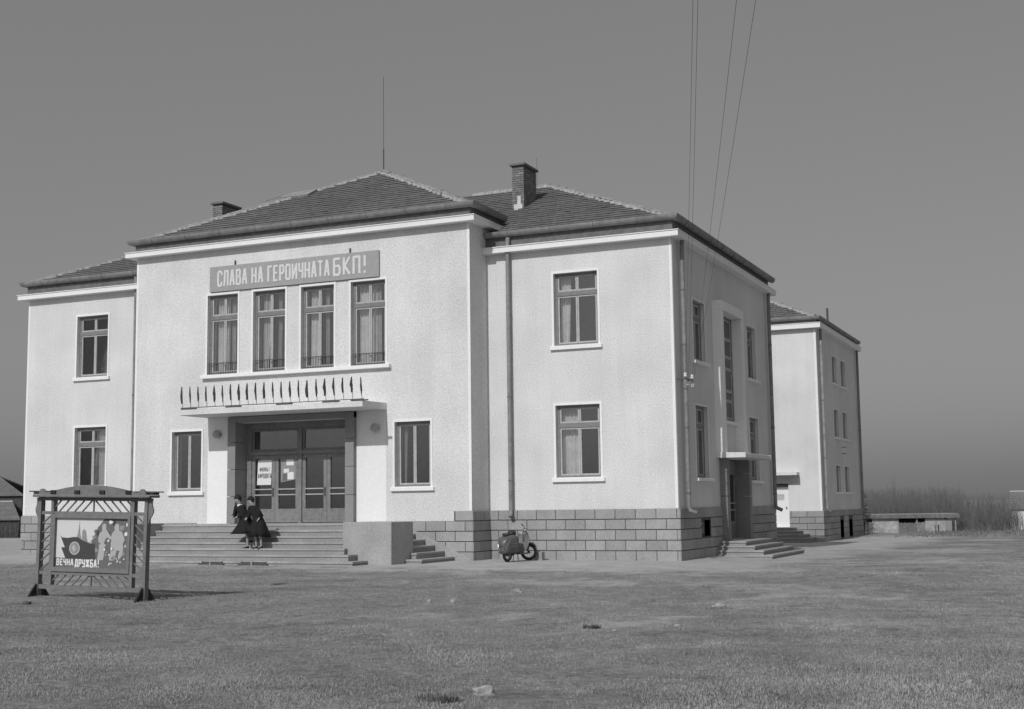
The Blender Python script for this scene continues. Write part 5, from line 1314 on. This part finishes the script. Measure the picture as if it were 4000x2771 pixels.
for nm, ty, dat in (('tid','INT',pid),('tsc','FLOAT',psc),('trot','FLOAT',prot)):
    a = gp.attributes.new(nm, ty, 'POINT'); a.data.foreach_set('value', dat)
gp.materials.append(M['grass'])
grass = bpy.data.objects.new('grass', gp); C.objects.link(grass); tag(grass, 'short dry grass covering the open field', 'grass', kind='stuff')
ng = bpy.data.node_groups.new('grass_scatter', 'GeometryNodeTree')
ng.interface.new_socket('Geometry', in_out='INPUT', socket_type='NodeSocketGeometry'); ng.interface.new_socket('Geometry', in_out='OUTPUT', socket_type='NodeSocketGeometry')
gi = ng.nodes.new('NodeGroupInput'); go = ng.nodes.new('NodeGroupOutput')
iop = ng.nodes.new('GeometryNodeInstanceOnPoints'); mtp = ng.nodes.new('GeometryNodeMeshToPoints')
tcol = bpy.data.collections.new('grass_tufts')                     # not linked to the scene: only a source for the scatter
for me in tufts:
    o = bpy.data.objects.new('grass_tuft', me); tcol.objects.link(o)
ci = ng.nodes.new('GeometryNodeCollectionInfo'); ci.inputs['Collection'].default_value = tcol; ci.inputs['Separate Children'].default_value = True; ci.inputs['Reset Children'].default_value = True
def named(n_, ty):
    q = ng.nodes.new('GeometryNodeInputNamedAttribute'); q.data_type = ty; q.inputs['Name'].default_value = n_; return q.outputs['Attribute']
cx = ng.nodes.new('ShaderNodeCombineXYZ'); ng.links.new(named('trot','FLOAT'), cx.inputs[2])
ng.links.new(gi.outputs[0], mtp.inputs['Mesh']); ng.links.new(mtp.outputs[0], iop.inputs['Points']); ng.links.new(ci.outputs[0], iop.inputs['Instance'])
iop.inputs['Pick Instance'].default_value = True; ng.links.new(named('tid','INT'), iop.inputs['Instance Index']); ng.links.new(named('tsc','FLOAT'), iop.inputs['Scale']); ng.links.new(cx.outputs[0], iop.inputs['Rotation'])
ng.links.new(iop.outputs[0], go.inputs[0])
md = grass.modifiers.new('scatter', 'NODES'); md.node_group = ng
# a few coarse dark weed clumps
for k, (x, y, s_, lab) in enumerate(((6.38,-28.95,.20,'dark weed clump beside the flat stone at the bottom edge'),(5.3,-22.0,.13,'low dark weed clump at the lower end of the worn path'))):
    mb = MB(); rnd = random.Random(k+300); z = gz(x, y)
    for i in range(220):
        a = rnd.uniform(0,6.28); r = s_*math.sqrt(rnd.random()); b = Vector((x+r*math.cos(a), y+r*math.sin(a), z-.01)); h = rnd.uniform(.025,.08); d = Vector((math.cos(a)*rnd.uniform(0,.8), math.sin(a)*rnd.uniform(0,.8), 1)); sd2 = Vector((-math.sin(a), math.cos(a), 0))*.006
        mb.quad(b-sd2, b+sd2, b+d*h*.6+sd2, b+d*h, b+d*h*.6-sd2)
    me = mb.mesh('weed_clump', Vector((x,y,z)), recalc=False); me.materials.append(M['weed'])
    o = bpy.data.objects.new('weed_clump', me); C.objects.link(o); o.location = (x,y,z); tag(o, lab, 'weed', 'dark weed clumps')
